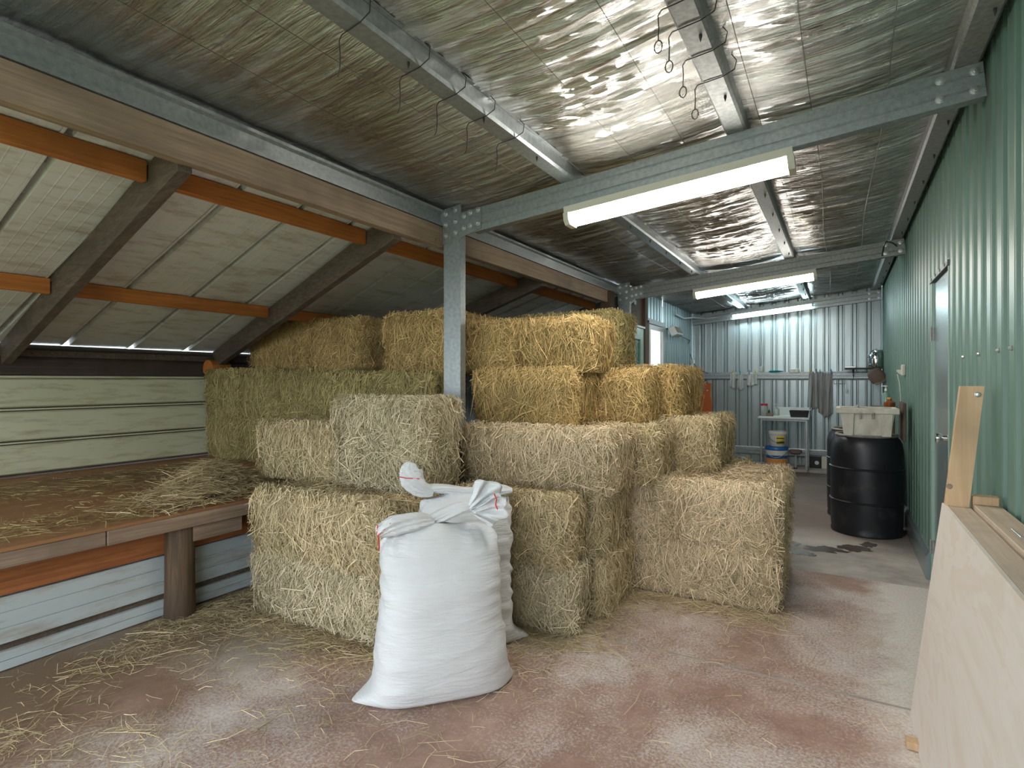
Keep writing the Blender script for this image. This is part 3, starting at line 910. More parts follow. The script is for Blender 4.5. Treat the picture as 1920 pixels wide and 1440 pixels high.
HB = [
 # front left block
 (-3.10, -2.06, 2.22, 2.72, 0.0, .372, GREY, 'grey-tan hay bale on the floor between the platform post and the white sacks'),
 (-3.08, -2.05, 2.20, 2.71, .374, .742, TAN, 'tan hay bale upper of the pair just left of the white sacks'),
 # middle block behind the sacks
 (-2.03, -1.27, 2.82, 3.09, 0.0, .37, GREY, 'hay bale on the floor directly behind the white sacks'),
 (-2.04, -1.29, 2.80, 3.09, .372, .742, TAN, 'flat-topped hay bale just behind the tops of the white sacks'),
 # right stack
 (-1.42, -.34, 3.72, 4.20, 0.0, .37, PALE, 'pale straw bale on the concrete, bottom of the right-hand stack'),
 (-1.42, -.945, 3.70, 4.72, .372, .74, PALE, 'pale straw bale lying end-on, left one on the low right-hand stack'),
 (-.935, -.33, 3.70, 4.76, .372, .745, PALE, 'pale straw bale lying end-on at the far right corner of the hay stack'),
 (-1.42, -.34, 4.22, 4.74, 0.0, .37, PALE, 'pale bale on the floor at the back right of the stack, beside the walkway'),
 (-2.12, -1.20, 3.16, 3.66, 0.0, .37, TAN, 'hay bale on the floor wedged between the sack-side bale and the low right-hand stack'),
 (-2.12, -1.22, 3.14, 3.66, .372, .742, TAN, 'upper wedged hay bale under the pale tan one, right of the sacks'),
 # layer three
 (-2.16, -1.15, 3.08, 3.52, .744, 1.10, PALE, 'pale tan hay bale right of the steel post at knee height'),
 (-1.98, -1.04, 3.58, 4.08, .742, 1.09, TAN, 'shadowed hay bale set back right of the pale tan one'),
 (-1.28, -.77, 4.12, 4.98, .747, 1.115, TAN, 'olive-tan hay bale standing end-on atop the low right-hand stack'),
 (-3.52, -2.75, 2.56, 3.02, .744, 1.105, TAN, 'short hay bale above the platform edge, left of the tall turned bale'),
 (-2.73, -2.06, 2.52, 2.92, .744, 1.28, GREY, 'hay bale turned on edge with a golden end, just left of the post'),
 # layer four
 (-2.18, -1.47, 3.26, 3.72, 1.102, 1.46, GOLD, 'golden hay bale at chest height right against the steel post'),
 (-1.98, -1.16, 3.76, 4.16, 1.092, 1.455, GOLD, 'golden hay bale set back under the right end of the top row'),
 (-1.64, -1.05, 4.18, 5.10, 1.117, 1.49, GOLD, 'golden hay bale end-on below the far window'),
 (-3.44, -2.42, 3.06, 3.50, 1.104, 1.44, OLIVE, 'olive hay bale lying behind and above the tall turned bale'),
 # top row right
 (-2.40, -1.93, 3.38, 3.88, 1.464, 1.80, GOLD, 'golden top row bale touching the right side of the steel post'),
 (-1.92, -1.40, 3.40, 3.86, 1.462, 1.80, GOLD, 'golden top row bale at the outer right end of the row'),
 (-2.36, -1.50, 4.20, 4.66, 1.494, 1.93, OLIVE, 'topmost olive-gold bale peeking over the right top row'),
 (-2.99, -2.43, 3.26, 4.05, 1.444, 1.89, GOLD, 'golden square-ended bale standing left of the steel post on the top row'),
 # left rows on the platform
 (-5.50, -4.98, 3.42, 4.3, .636, 1.06, OLIVE, 'dark olive bale on the deck against the cream boards'),
 (-5.50, -4.97, 3.40, 4.3, 1.062, 1.49, OLIVE, 'dark olive bale in the second layer against the left wall'),
 (-4.96, -4.43, 3.42, 4.3, .636, 1.06, OLIVE, 'olive bale on the deck, second from the left wall'),
 (-4.96, -4.42, 3.38, 4.3, 1.062, 1.48, OLIVE, 'olive bale in the second layer, second from the left wall'),
 (-4.41, -3.50, 3.44, 3.94, .636, 1.06, OLIVE, 'olive bale on the deck behind the short front bale'),
 (-4.41, -3.47, 3.40, 3.94, 1.062, 1.47, OLIVE, 'long olive bale in the second layer above the short front bale'),
 (-5.05, -4.20, 3.58, 4.06, 1.494, 1.93, GOLD, 'leftmost golden bale of the top row under the lean-to roof'),
 (-4.19, -3.54, 3.56, 4.06, 1.484, 1.93, GOLD, 'golden top row bale between the leftmost one and the square-ended one'),
]
for i, h_ in enumerate(HB):
    hay_bale(*h_, seed=40 + i, swirl=.42)
HID = [(-3.10, -2.42, 2.76, 3.05, 0, .37), (-3.10, -2.42, 2.76, 3.05, .372, .742), 
       (-3.46, -2.42, 3.08, 3.52, 0, .37), (-3.28, -2.42, 3.08, 3.52, .372, .742), (-3.44, -2.42, 3.08, 3.52, .744, 1.10), (-2.40, -1.48, 3.74, 4.14, 0, .37), (-2.40, -1.48, 3.74, 4.14, .372, .74),
       (-1.80, -1.30, 4.14, 5.05, .747, 1.115), (-2.40, -1.78, 4.2, 4.9, .742, 1.115), (-2.40, -1.66, 4.2, 4.9, 1.117, 1.49), (-2.40, -1.45, 4.2, 4.9, 0, .37), (-2.40, -1.45, 4.2, 4.9, .372, .74),
       (-1.42, -.64, 4.78, 5.1, 0, .37), (-1.42, -.64, 4.78, 5.1, .372, .745)]
for i, h_ in enumerate(HID):
    hay_bale(*h_, OLIVE, 'hay bale buried inside the stack behind the front bales', 200 + i, .25, 'buried hay bales', None)

# loose hay
def loose(name, label, pts, z, L0, col, seed, lift=.012, flat=.12, W=(.0016, .0036)):
    rng = np.random.default_rng(seed); n = len(pts)
    P = np.column_stack([pts[:, 0], pts[:, 1], z + np.abs(rng.normal(0, lift, n)) + .003 if np.isscalar(z) else z])
    N = np.tile([0, 0, 1.], (n, 1)); ang = rng.uniform(0, 2 * np.pi, n)
    D = np.column_stack([np.cos(ang), np.sin(ang), rng.normal(0, flat, n)])
    L = np.clip(rng.lognormal(math.log(L0), .5, n), .02, .26); Wd = rng.uniform(*W, n)
    D /= np.linalg.norm(D, axis=1, keepdims=True)
    P[:, 2] += np.abs(D[:, 2]) * L * .5 + .001
    lf = np.abs(rng.normal(0, .006, n))
    tint = np.clip(rng.normal(.5, .22, n), 0, 1)
    me = strand_mesh(name, [strands(P, N, D, L, Wd, tint, lf, rng)])
    o = bpy.data.objects.new(name, me); o.color = (*col, 1); link(o)
    return tag(o, label, 'loose hay', None, 'stuff')
rng = np.random.default_rng(5)
def scat(n, fx):
    out = []
    while len(out) < n:
        x = rng.uniform(-3.42, .2, 4000); y = rng.uniform(.4, 4.0, 4000)
        p = fx(x, y)
        k = rng.random(4000) < p
        out += list(zip(x[k], y[k]))
    return np.array(out[:n])
def fdens(x, y):
    d_l = np.exp(-np.maximum(0, x + 3.35) / .62)
    nb = np.exp(-np.abs(y - 2.15) / .16) * (x < -1.9) + np.exp(-np.abs(y - 3.62) / .10) * (x > -1.4) * (x < -.25) + .8 * np.exp(-np.abs(x + 1.2) / .12) * (y > 2.7) * (y < 3.7)
    nb += .9 * np.exp(-np.abs(y - 2.7) / .15) * (x > -2.1) * (x < -1.2)
    cl = np.clip(vnoise(x * 2.6, y * 2.6, 0, 77) * 1.6 + .35, 0, 1)
    p = .85 * d_l * cl + nb + .012
    inb = ((x > -3.1) & (x < -2.06) & (y > 2.25)) | ((x > -2.05) & (x < -1.3) & (y > 2.85)) | ((x > -1.4) & (x < -.34) & (y > 3.75))
    return np.where(inb, 0, p)
loose('floor_hay', 'loose hay strewn over the red concrete floor by the platform', scat(13000, fdens), .0, .07, TAN, 1, .003, .04, (.0012, .0028))
def pdeck(n):
    out = []
    while len(out) < n:
        x = rng.uniform(LX + .1, EX - .02, 4000); y = rng.uniform(.5, 3.4, 4000)
        band = np.clip(vnoise(x * 2.2, y * .9, 0, 33) * 1.7 + .15, 0, 1) * .6 + .9 * np.exp(-np.abs(x + 3.75) / .25) * (.15 + .85 * np.clip((y - 1.2) / 1.3, 0, 1))
        k = rng.random(4000) < band * .8 + .02
        out += list(zip(x[k], y[k]))
    return np.array(out[:n])
loose('deck_hay', 'thin scatter of loose hay over the brown plywood deck', pdeck(5200), .635, .075, OLIVE, 2, .005, .05)
n = 5200
a = np.abs(rng.normal(0, 1, n)); th = rng.uniform(0, 2 * np.pi, n)
r_ = np.minimum(a * .45, 1.)
px, py = r_ * np.cos(th), r_ * np.sin(th)
hp = np.column_stack([np.minimum(-3.62 + px * .42 - py * .12, EX + .01), 2.28 + py * .62])
hz = .64 + .21 * np.exp(-(r_ / .55) ** 2) * rng.random(n) ** .6
loose('hay_heap', 'small heap of loose hay on the deck beside the front bale', hp, hz, .12, TAN, 3, .01, .18)

# ================================================================== sacks
def loft(rows, n, closed_top=True):
    vs, fs = [], []
    for r in rows: vs += list(r)
    R = len(rows)
    for i in range(R - 1):
        for k in range(n):
            fs.append((i * n + k, i * n + (k + 1) % n, (i + 1) * n + (k + 1) % n, (i + 1) * n + k))
    fs.append(tuple(range(n - 1, -1, -1)))
    if closed_top: fs.append(tuple((R - 1) * n + k for k in range(n)))
    return vs, fs
def sack(loc, rot, H, W0, Wm, Wt, dep, label, seed, earL=.12, earR=.05, lean=(0, 0)):
    t_ = thing('woven_sack', label, 'sack', loc, rot, 'white woven feed sacks')
    n = 72; R = 64; rows = []
    for i in range(R):
        f = i / (R - 1); z = H * f
        wid = np.interp(f, [0, .04, .15, .45, .8, .93, 1.0], [W0 * .96, W0, W0 * .94, Wm, Wt, Wt * .97, Wt * .90])
        dp = dep * np.interp(f, [0, .03, .10, .35, .65, .85, .95, 1.0], [.80, .92, 1.0, 1.0, .92, .72, .42, .14])
        row = []
        for k in range(n):
            an = 2 * math.pi * k / n; c_, s_ = math.cos(an), math.sin(an)
            e = 2 / 2.9
            x = math.copysign(abs(c_) ** e, c_) * wid / 2; y = math.copysign(abs(s_) ** e, s_) * dp / 2
            ear = math.exp(-(f / .055) ** 2)
            pl = max(0., -c_) ** 8; pr_ = max(0., c_) ** 8
            x += -ear * earL * pl + ear * earR * pr_
            y *= 1 - .55 * ear * (pl + pr_)
            # sideways folds
            fold = vnoise(np.array([c_ * 1.4 + 3]), np.array([z * 32 + c_ * s_ * 3]), np.array([s_ * 1.4 + seed]), seed)[0]
            side = abs(c_) ** 2
            amp = (.002 + .010 * side) * min(1, f * 9)
            big = vnoise(np.array([c_ * 1.1 + 8]), np.array([z * 4]), np.array([s_ * 1.1]), seed + 3)[0] * .010
            rr = amp * fold + big + .022 * max(0., (f - .80) / .2) * vnoise(np.array([c_ * 7 + 2]), np.array([z * 10]), np.array([s_ * 4]), seed + 7)[0]
            L_ = math.hypot(c_, s_)
            x += c_ * rr; y += s_ * rr
            zz_ = z
            if f < .06: zz_ = max(.003, z - .0)
            if i == 0: zz_ = .004; x *= .97; y *= .9
            # slumped shoulder
            zz_ -= .045 * f ** 6 * (x / (wid / 2)) ** 2
            zz_ += .010 * f ** 4 * math.sin(x * 23 + seed)
            row.append((x + lean[0] * f * f, y + lean[1] * f * f, zz_))
        rows.append(row)
    b = B().add(*loft(rows, n)); b.obj('body', 'sack', t_, True, True)
    return t_
def cloth_path(t_, name, pts, ra, rb, seed, mat='sack', n=40, sub=14):
    """soft folded cloth: path with per-point half width (ra, sideways) and half thickness (rb)"""
    P = [Vector(p) for p in pts]; C = []
    m_ = len(P)
    for i in range(m_ - 1):
        p0, p1, p2, p3 = P[max(i - 1, 0)], P[i], P[i + 1], P[min(i + 2, m_ - 1)]
        for j in range(sub):
            s = j / sub
            c = .5 * ((2 * p1) + (p2 - p0) * s + (2 * p0 - 5 * p1 + 4 * p2 - p3) * s * s + (3 * p1 - p0 - 3 * p2 + p3) * s ** 3)
            C.append((c, i + s))
    C.append((P[-1], m_ - 1.0))
    rows = []; prev = None
    for i, (c, s) in enumerate(C):
        d = (C[min(i + 1, len(C) - 1)][0] - C[max(i - 1, 0)][0]).normalized()
        a = Vector((0, 1, 0)); e2 = (a - d * a.dot(d)).normalized(); e1 = e2.cross(d)
        wa = np.interp(s, range(m_), ra); wb_ = np.interp(s, range(m_), rb)
        row = []
        for k in range(n):
            an = 2 * math.pi * k / n
            pleat = 1 + .14 * math.sin(3 * an + s * 1.6 + seed) + .11 * abs(math.sin(4.5 * an + s * 2.1 + seed * 2)) + .07 * math.sin(11 * an + s * 3.7 + seed)
            q = c + e1 * (math.cos(an) * wa * pleat) + e2 * (math.sin(an) * wb_ * pleat)
            row.append(q[:])
        rows.append(row)
    b = B().add(*loft(rows, n)); return b.obj(name, mat, t_, True, True)

s1 = sack((-1.575, 2.085, 0), math.radians(48), .755, .64, .545, .545, .35, 'front white woven sack, fullest one, with folded top and red ties', 3, .09, .03)
# folded mouth of the front sack (local: x along width, y depth away from camera, z up)
cloth_path(s1, 'rolled_mouth', [(-.285, -.02, .735), (-.22, -.03, .765), (-.12, -.025, .772), (-.04, -.01, .765)], [.022, .040, .034, .018], [.03, .045, .04, .02], 1)
cloth_path(s1, 'twisted_neck', [(-.08, .01, .755), (.0, .0, .785), (.08, -.005, .808), (.14, -.005, .815)], [.022, .026, .026, .020], [.03, .03, .03, .024], 2)
def fan(t_, name, c, a0, a1, r0, r1, seed, pleats=6, amp=.016, bend=.0):
    n, m_ = 46, 16; vs = []; fs = []
    for j in range(m_):
        q = j / (m_ - 1)
        for i in range(n):
            f = i / (n - 1); an = math.radians(a0 + (a1 - a0) * f)
            R = (r0 + (r1 - r0) * math.sin(math.pi * min(1, f * 1.15)) ** .6) * (1 + .06 * math.sin(f * 17 + seed))
            r = .012 + R * q
            y = amp * q ** .7 * math.sin(f * pleats * 2 * math.pi + seed) + bend * q * q + .006 * math.sin(q * 7 + f * 9)
            vs.append((c[0] + r * math.cos(an), c[1] + y, c[2] + r * math.sin(an)))
    for j in range(m_ - 1):
        for i in range(n - 1): fs.append((j * n + i, j * n + i + 1, (j + 1) * n + i + 1, (j + 1) * n + i))
    return B().add(vs, fs).obj(name, 'sack', t_, True, True, solid=.003)
fan(s1, 'mouth_flap', (.115, -.035, .808), 78, -22, .10, .165, 1, 4, .016, -.02)
fan(s1, 'mouth_fold', (.125, -.060, .800), 40, -38, .09, .150, 4, 3.5, .014, -.03)
B().tube([(-.287, -.05, .775), (-.291, -.052, .745), (-.287, -.055, .72), (-.282, -.056, .69), (-.285, -.057, .665)], .0025, 5).obj('red_tie', 'red_thread', s1, local=True)
B().tube([(-.285, -.055, .73), (-.26, -.07, .76), (-.235, -.073, .785)], .002, 5).obj('red_tie', 'red_thread', s1, local=True)
B().tube([(.225, -.085, .885), (.235, -.09, .86), (.228, -.095, .838), (.240, -.09, .815)], .003, 5).obj('red_tie', 'red_thread', s1, local=True)
s2 = sack((-1.77, 2.50, 0), math.radians(38), .80, .60, .53, .51, .26, 'rear white woven sack half hidden behind the front one, upright ear', 8, .03, .10, (.04, .03))
cloth_path(s2, 'twisted_neck', [(-.20, .03, .815), (-.08, .03, .815), (.06, .03, .795), (.20, .03, .80), (.29, .03, .795)], [.025, .022, .024, .030, .012], [.03, .03, .03, .03, .015], 6)
cloth_path(s2, 'mouth_flap', [(-.14, .02, .80), (-.20, .01, .825), (-.245, 0, .875), (-.262, -.005, .925), (-.252, -.005, .965)], [.020, .040, .056, .050, .020], [.025, .032, .030, .022, .010], 9)
B().tube([(-.315, -.028, .895), (-.28, -.034, .888), (-.24, -.034, .886), (-.21, -.030, .882)], .0025, 5).obj('red_tie', 'red_thread', s2, local=True)

# ================================================================== leaning ply barrier on the right
lb = thing('leaning_barrier', 'pale plywood-faced timber barrier leaning against the green wall', 'barrier', (.30, 2.0, 0))
pY0, pY1, zT = -.2, 2.90, .900
xb0, xt0 = .253, .360
def slab(name, x_off0, x_off1, z0, z1, ya, yb, mat):
    f0, f1 = z0 / zT, z1 / zT
    xa, xc = xb0 + (xt0 - xb0) * f0, xb0 + (xt0 - xb0) * f1
    pts = [(xa + x_off0, z0), (xa + x_off1, z0), (xc + x_off1, z1), (xc + x_off0, z1)]
    vs = [(x, ya, z) for x, z in pts] + [(x, yb, z) for x, z in pts]
    return B().add(vs, [(0, 1, 2, 3), (7, 6, 5, 4), (0, 4, 5, 1), (1, 5, 6, 2), (2, 6, 7, 3), (3, 7, 4, 0)]).obj(name, mat, lb)
slab('plywood_face', 0, .012, .002, zT - .002, pY0, pY1, 'ply_pale')
slab('top_rail', .014, .084, zT - .042, zT - .003, pY0, pY1 - .002, 'pale_wood')
slab('bottom_rail', .014, .084, .012, .055, pY0, pY1 - .002, 'pale_wood')
for y in (.3, 1.1, 1.9, 2.80): slab('stud', .014, .084, .056, zT - .044, y, y + .042, 'pale_wood')
# second rail behind, a little higher
B().box(.452, .540, pY0, pY1 - .05, .872, .912, .003).obj('back_rail', 'pale_wood', lb)
B().box(.452, .535, pY1 - .05, pY1 - .01, .870, .945, .004).obj('rail_block', 'pine', lb)
B().box(.480, .488, 2.30, 2.42, .912, .918, .001).obj('metal_strip', 'bolt_steel', lb)
up = B()
xl0, xl1, xt_l, xt_r = .364, .440, .413, .4875
ztp = ony(1822, 724, 2.86).z
pts = [(xl0, .896), (xl1, .896), (xt_r, ztp), (xt_l, ztp)]
vs = [(x, 2.850, z) for x, z in pts] + [(x, 2.888, z) for x, z in pts]
up.add(vs, [(0, 1, 2, 3), (7, 6, 5, 4), (0, 4, 5, 1), (1, 5, 6, 2), (2, 6, 7, 3), (3, 7, 4, 0)])
uo = up.obj('upright', 'pine', lb)
B().lathe([(.011, 0), (.011, -.004), (.007, -.006), (.007, -.011), (0, -.012)], (.466, 2.850, ztp - .033), 10, 'Y').obj('bolt', 'bolt_steel', uo)
B().lathe([(.011, 0), (.009, -.0008), (0, -.001)], (.378, 2.850, .975), 12, 'Y').obj('knot', 'fascia_wood', uo)
wbk = onz(1716, 1402, 0)
o = B().box(wbk.x - .03, wbk.x + .035, wbk.y - .03, wbk.y + .02, 0.0, .03, .003).obj('wood_offcut', 'pine'); tag(o, 'small pine offcut on the floor at the foot of the leaning barrier', 'offcut')

# ================================================================== wire hooks on the purlins
def hook(x, y, label, group, side, loop):
    z = zroof(x) - .072
    o = B()
    xr, xl = x + .078, x - .066
    pts = [(xr, y, z + .068), (xr + .018, y + .01, z + .045), (xr + .010, y + .015, z + .012), (x + .04, y + .02, z - .004), (x - .02, y + .03, z - .005), (xl, y + .04, z - .003), (xl - .012, y + .04, z - .02),
           (xl - .010, y + .042, z - .06), (xl - .012, y + .044, z - .10)]
    if loop:
        c = Vector((xl - .012, y + .044, z - .125))
        for k in range(11):
            an = math.pi / 2 + 2 * math.pi * k / 10
            pts.append((c.x + .014 * math.cos(an), c.y, c.z + .022 * math.sin(an)))
    else:
        pts += [(xl - .018, y + .046, z - .125), (xl - .03, y + .05, z - .135)]
    o = o.tube(pts, .0022, 5).obj('wire_hook', 'dark_wire')
    return tag(o, label, 'wire hook', group)
zp = zroof(-1.42) - .072
for i, (u, v_) in enumerate(((640, 45), (735, 135), (820, 180), (880, 220), (930, 262))):
    p = onz(u, v_, zp)
    hook(-1.42, p.y, 'thin wire hooked over the roof purlin, %s of five counting from the top left' % ('first', 'second', 'third', 'fourth', 'fifth')[i], 'wires over the hooked purlin', 1, False)
zp = zroof(-.468) - .072
for i, (u, v_) in enumerate(((1232, 5), (1262, 45), (1290, 100), (1312, 148))):
    p = onz(u, v_, zp)
    hook(-.468, p.y, 'twisted wire ending in a loop on the purlin above the lights, %s from the top' % ('first', 'second', 'third', 'fourth')[i], 'looped wires', 1, True)

# ================================================================== barrels and tub
def barrel(x, y, label, R=.29, H=.90):
    t_ = thing('plastic_barrel', label, 'barrel', (x, y, 0), 0, 'black plastic barrels')
    pr = [(R * .90, 0.0), (R * .965, .012), (R * .975, .035), (R * .97, .05), (R * .985, .10), (R, .27), (R * 1.002, .295)]
    b = B().lathe([(R * .93, 0.0), (R * .985, .008), (R * .99, .030), (R * .97, .042), (R * .985, .08), (R, .28), (R, .57), (R * .995, .76), (R * .97, .82), (R * .91, .862), (R * .84, .885), (R * .80, H - .005), (R * .80, H - .06), (0, H - .06)], (x, y, 0), 48)
    b.obj('drum', 'barrel_black', t_, True)
    for z in (.30, .60):
        B().lathe([(R - .001, -.010), (R + .009, -.004), (R + .010, .004), (R - .001, .011)], (x, y, z), 48).obj('hoop', 'barrel_black', t_, True)
    b = B()
    pts = [(x + R * .83 * math.cos(a), y + R * .83 * math.sin(a), H - .003) for a in np.linspace(0, 2 * math.pi, 41)]
    b.tube(pts, .013, 6, False); b.obj('rim', 'rim_grey', t_, True)
    return t_
bx, by = .205, 6.20
barrel(bx, by, 'black plastic barrel beside the green wall with a white tub on top')
barrel(.165, 6.86, 'second black barrel mostly hidden behind the one carrying the tub')
# tub
H0 = .902
tub = thing('plastic_tub', 'dirty white plastic tub standing on the black barrel', 'tub', (bx, by - .05, H0))
zt0 = H0 + .245
def frustum(b, cx, cy, z0, z1, w0, d0, w1, d1, bev=0):
    vs = [(cx - w0, cy - d0, z0), (cx + w0, cy - d0, z0), (cx + w0, cy + d0, z0), (cx - w0, cy + d0, z0), (cx - w1, cy - d1, z1), (cx + w1, cy - d1, z1), (cx + w1, cy + d1, z1), (cx - w1, cy + d1, z1)]
    return vs
def shell(cx, cy, z0, z1, w0, d0, w1, d1, th=.008):
    o = frustum(None, cx, cy, z0, z1, w0, d0, w1, d1); i_ = frustum(None, cx, cy, z0 + th, z1, w0 - th, d0 - th, w1 - th, d1 - th)
    vs = o + i_
    fs = [(0, 3, 2, 1), (8, 9, 10, 11)]
    for k in range(4):
        k2 = (k + 1) % 4
        fs += [(k, k2, 4 + k2, 4 + k), (8 + k2, 8 + k, 12 + k, 12 + k2), (4 + k, 4 + k2, 12 + k2, 12 + k)]
    return vs, fs
tx, ty = bx + .0, by - .05
B().add(*shell(tx, ty, H0, zt0, .180, .145, .212, .175)).obj('tub_body', 'tub_plastic', tub)
b = B()
vs, fs = shell(tx, ty, zt0 - .045, zt0 + .004, .236, .200, .240, .204, .006)
o_ = frustum(None, tx, ty, zt0 - .045, zt0 + .004, .236, .20, .240, .204)
for (xa, xb_, ya, yb_) in ((-.240, .240, -.204, -.168), (-.240, .240, .168, .204), (-.240, -.202, -.168, .168), (.202, .240, -.168, .168)):
    b.box(tx + xa, tx + xb_, ty + ya, ty + yb_, zt0 - .045, zt0 + .004, .005)
b.obj('tub_rim', 'tub_plastic', tub)
for xx in (-.145, .145):
    b = B(); b.add([(tx + xx - .035, ty - .172, H0 + .0), (tx + xx + .035, ty - .172, H0 + .0), (tx + xx + .045, ty - .196, zt0 - .046), (tx + xx - .045, ty - .196, zt0 - .046), (tx + xx - .035, ty - .13, H0), (tx + xx + .035, ty - .13, H0), (tx + xx + .045, ty - .16, zt0 - .046), (tx + xx - .045, ty - .16, zt0 - .046)],
                   [(0, 1, 2, 3), (7, 6, 5, 4), (0, 4, 5, 1), (1, 5, 6, 2), (2, 6, 7, 3), (3, 7, 4, 0)])
    b.obj('corner_leg', 'tub_plastic', tub)
for xx in (-.05, .045):
    B().tube([(tx + xx - .007, ty - .205, zt0 - .03), (tx + xx - .007, ty - .203, zt0 - .09), (tx + xx + .007, ty - .203, zt0 - .09), (tx + xx + .007, ty - .205, zt0 - .03)], .003, 5).obj('wire_clip', 'bolt_steel', tub)
# things in and behind the tub
o = B().lathe([(.028, 0), (.032, .01), (.032, .06), (.02, .075), (.012, .085), (.012, .10), (0, .10)], (tx - .07, ty + .03, H0 + .17), 16).obj('plastic_bottle', 'jar_glass', None, True); tag(o, 'clear plastic bottle neck showing over the left rim of the tub', 'bottle')
B().lathe([(.02, 0), (.02, -.16), (.03, -.162), (.03, -.168), (0, -.168)], (tx - .07, ty + .03, H0 + .176), 10).obj('base', 'jar_glass', o, True)
# dark board standing behind the tub against the wall
o = B().box(.475, .50, by - .14, by + .26, .86, 1.20, .004).obj('brown_board', 'brown_panel'); tag(o, 'dark brown board standing on the barrel between the tub and the green wall', 'board')
# ledge with bottles between tub and wall
sh_x, sh_y = .38, 7.0
lg = B().box(.30, .52, 7.17, 7.45, 1.10, 1.12, .003).obj('corner_ledge', 'brown_panel'); tag(lg, 'small timber ledge behind the tub holding two bottles', 'ledge')
B().box(.31, .34, 7.25, 7.28, 0, 1.10, .002).obj('ledge_leg', 'brown_panel', lg)
B().box(.47, .50, 7.25, 7.28, 0, 1.10, .002).obj('ledge_leg', 'brown_panel', lg)
pp = ony(1661, 735, 7.35)
t_ = thing('soap_bottle', 'green glass-like pump bottle behind the tub', 'bottle', (pp.x, 7.35, 1.12))
B().lathe([(.034, 0), (.036, .01), (.036, .12), (.025, .145), (.012, .15), (.012, .165)], (pp.x, 7.35, 1.12), 18).obj('bottle_body', 'green_glass', t_, True)
b = B().lathe([(.014, .165), (.014, .185), (.006, .187), (.006, .21), (.018, .212), (.018, .222), (0, .222)], (pp.x, 7.35, 1.12), 14); b.box(pp.x - .045, pp.x, 7.344, 7.356, 1.333, 1.342, .002)
b.obj('pump', 'white_plastic', t_, True)
p2 = ony(1668, 750, 7.25)
t_ = thing('brown_bottle', 'brown bottle next to the green pump bottle', 'bottle', (p2.x, 7.25, 1.12))
B().lathe([(.05, 0), (.052, .01), (.052, .045), (.03, .06), (.02, .065), (.02, .08)], (p2.x, 7.25, 1.12), 16).obj('bottle_body', 'brown_bottle', t_, True)
B().lathe([(.022, .08), (.022, .098), (0, .099)], (p2.x, 7.25, 1.12), 12).obj('cap', 'orange_print', t_, True)
# power outlet on green wall with cord
po = onx(1697, 694, WX)
t_ = thing('power_outlet', 'cream power outlet box on the green wall above the barrel with hanging cord', 'outlet', (WX, po.y, po.z))
B().box(WX - .03, WX - .001, po.y - .06, po.y + .06, po.z - .055, po.z + .055, .006).obj('outlet_box', 'cream_plastic', t_)
B().prof([(-.035, -.02), (-.01, -.045), (.03, -.045), (.035, -.03), (.035, 0), (-.035, 0)], (WX - .03, po.y + .03, po.z + .005), (WX - .03, po.y + .075, po.z + .005), closed=True, caps=True).obj('plug', 'cream_plastic', t_)
b = B().tube([(WX - .06, po.y + .05, po.z - .04), (WX - .045, po.y + .03, po.z - .12), (WX - .035, po.y + .02, po.z - .25), (WX - .03, po.y + .10, po.z - .40), (WX - .035, po.y + .16, po.z - .55), (WX - .03, po.y + .2, po.z - .75)], .005, 6)
b.obj('cord', 'cream_plastic', t_, True)

# ================================================================== back wall things
YG = YB - .04
def bk(u, v_, y=YG): return ony(u, v_, y)
# shelf with bracket, milk can, hanging cap
pl, pr_ = bk(1584, 690, 10.05), bk(1655, 690, 10.05)
t_ = thing('wall_shelf', 'narrow dark shelf on a bracket high in the back right corner', 'shelf', ((pl.x + pr_.x) / 2, 10.05, pl.z))
B().box(pl.x, WX - .02, 9.93, YB - .03, pl.z - .02, pl.z, .003).obj('shelf_board', 'dark_wood', t_)
B().box(pl.x, pl.x + .14, 9.92, YB - .03, pl.z + .001, pl.z + .022, .003).obj('tray', 'bolt_steel', t_)
b = B(); b.box(bk(1600, 690).x - .008, bk(1600, 690).x + .008, YB - .055, YB - .045, pl.z - .17, pl.z - .02, .001); b.beam((bk(1600, 690).x, YB - .05, pl.z - .15), (bk(1600, 690).x, 9.97, pl.z - .025), .01, .01); b.obj('bracket', 'dark_wire', t_)
pc = bk(1643, 675, 10.0)
t_ = thing('milk_can', 'shiny stainless steel milk can on the corner shelf', 'can', (pc.x, 10.06, pl.z))
B().lathe([(.100, 0), (.104, .01), (.104, .17), (.098, .195), (.080, .21), (.076, .225)], (pc.x, 10.06, pl.z), 28).obj('can_body', 'chrome', t_, True)
B().lathe([(.082, .225), (.084, .235), (.080, .262), (.03, .268), (.012, .27), (.014, .285), (0, .287)], (pc.x, 10.06, pl.z), 28).obj('lid', 'chrome', t_, True)
b = B().tube([(pc.x - .105, 10.06, pl.z + .19), (pc.x - .12, 10.0, pl.z + .16), (pc.x, 9.94, pl.z + .13), (pc.x + .12, 10.0, pl.z + .16), (pc.x + .105, 10.06, pl.z + .19)], .004, 6); b.obj('bail_handle', 'chrome', t_, True)
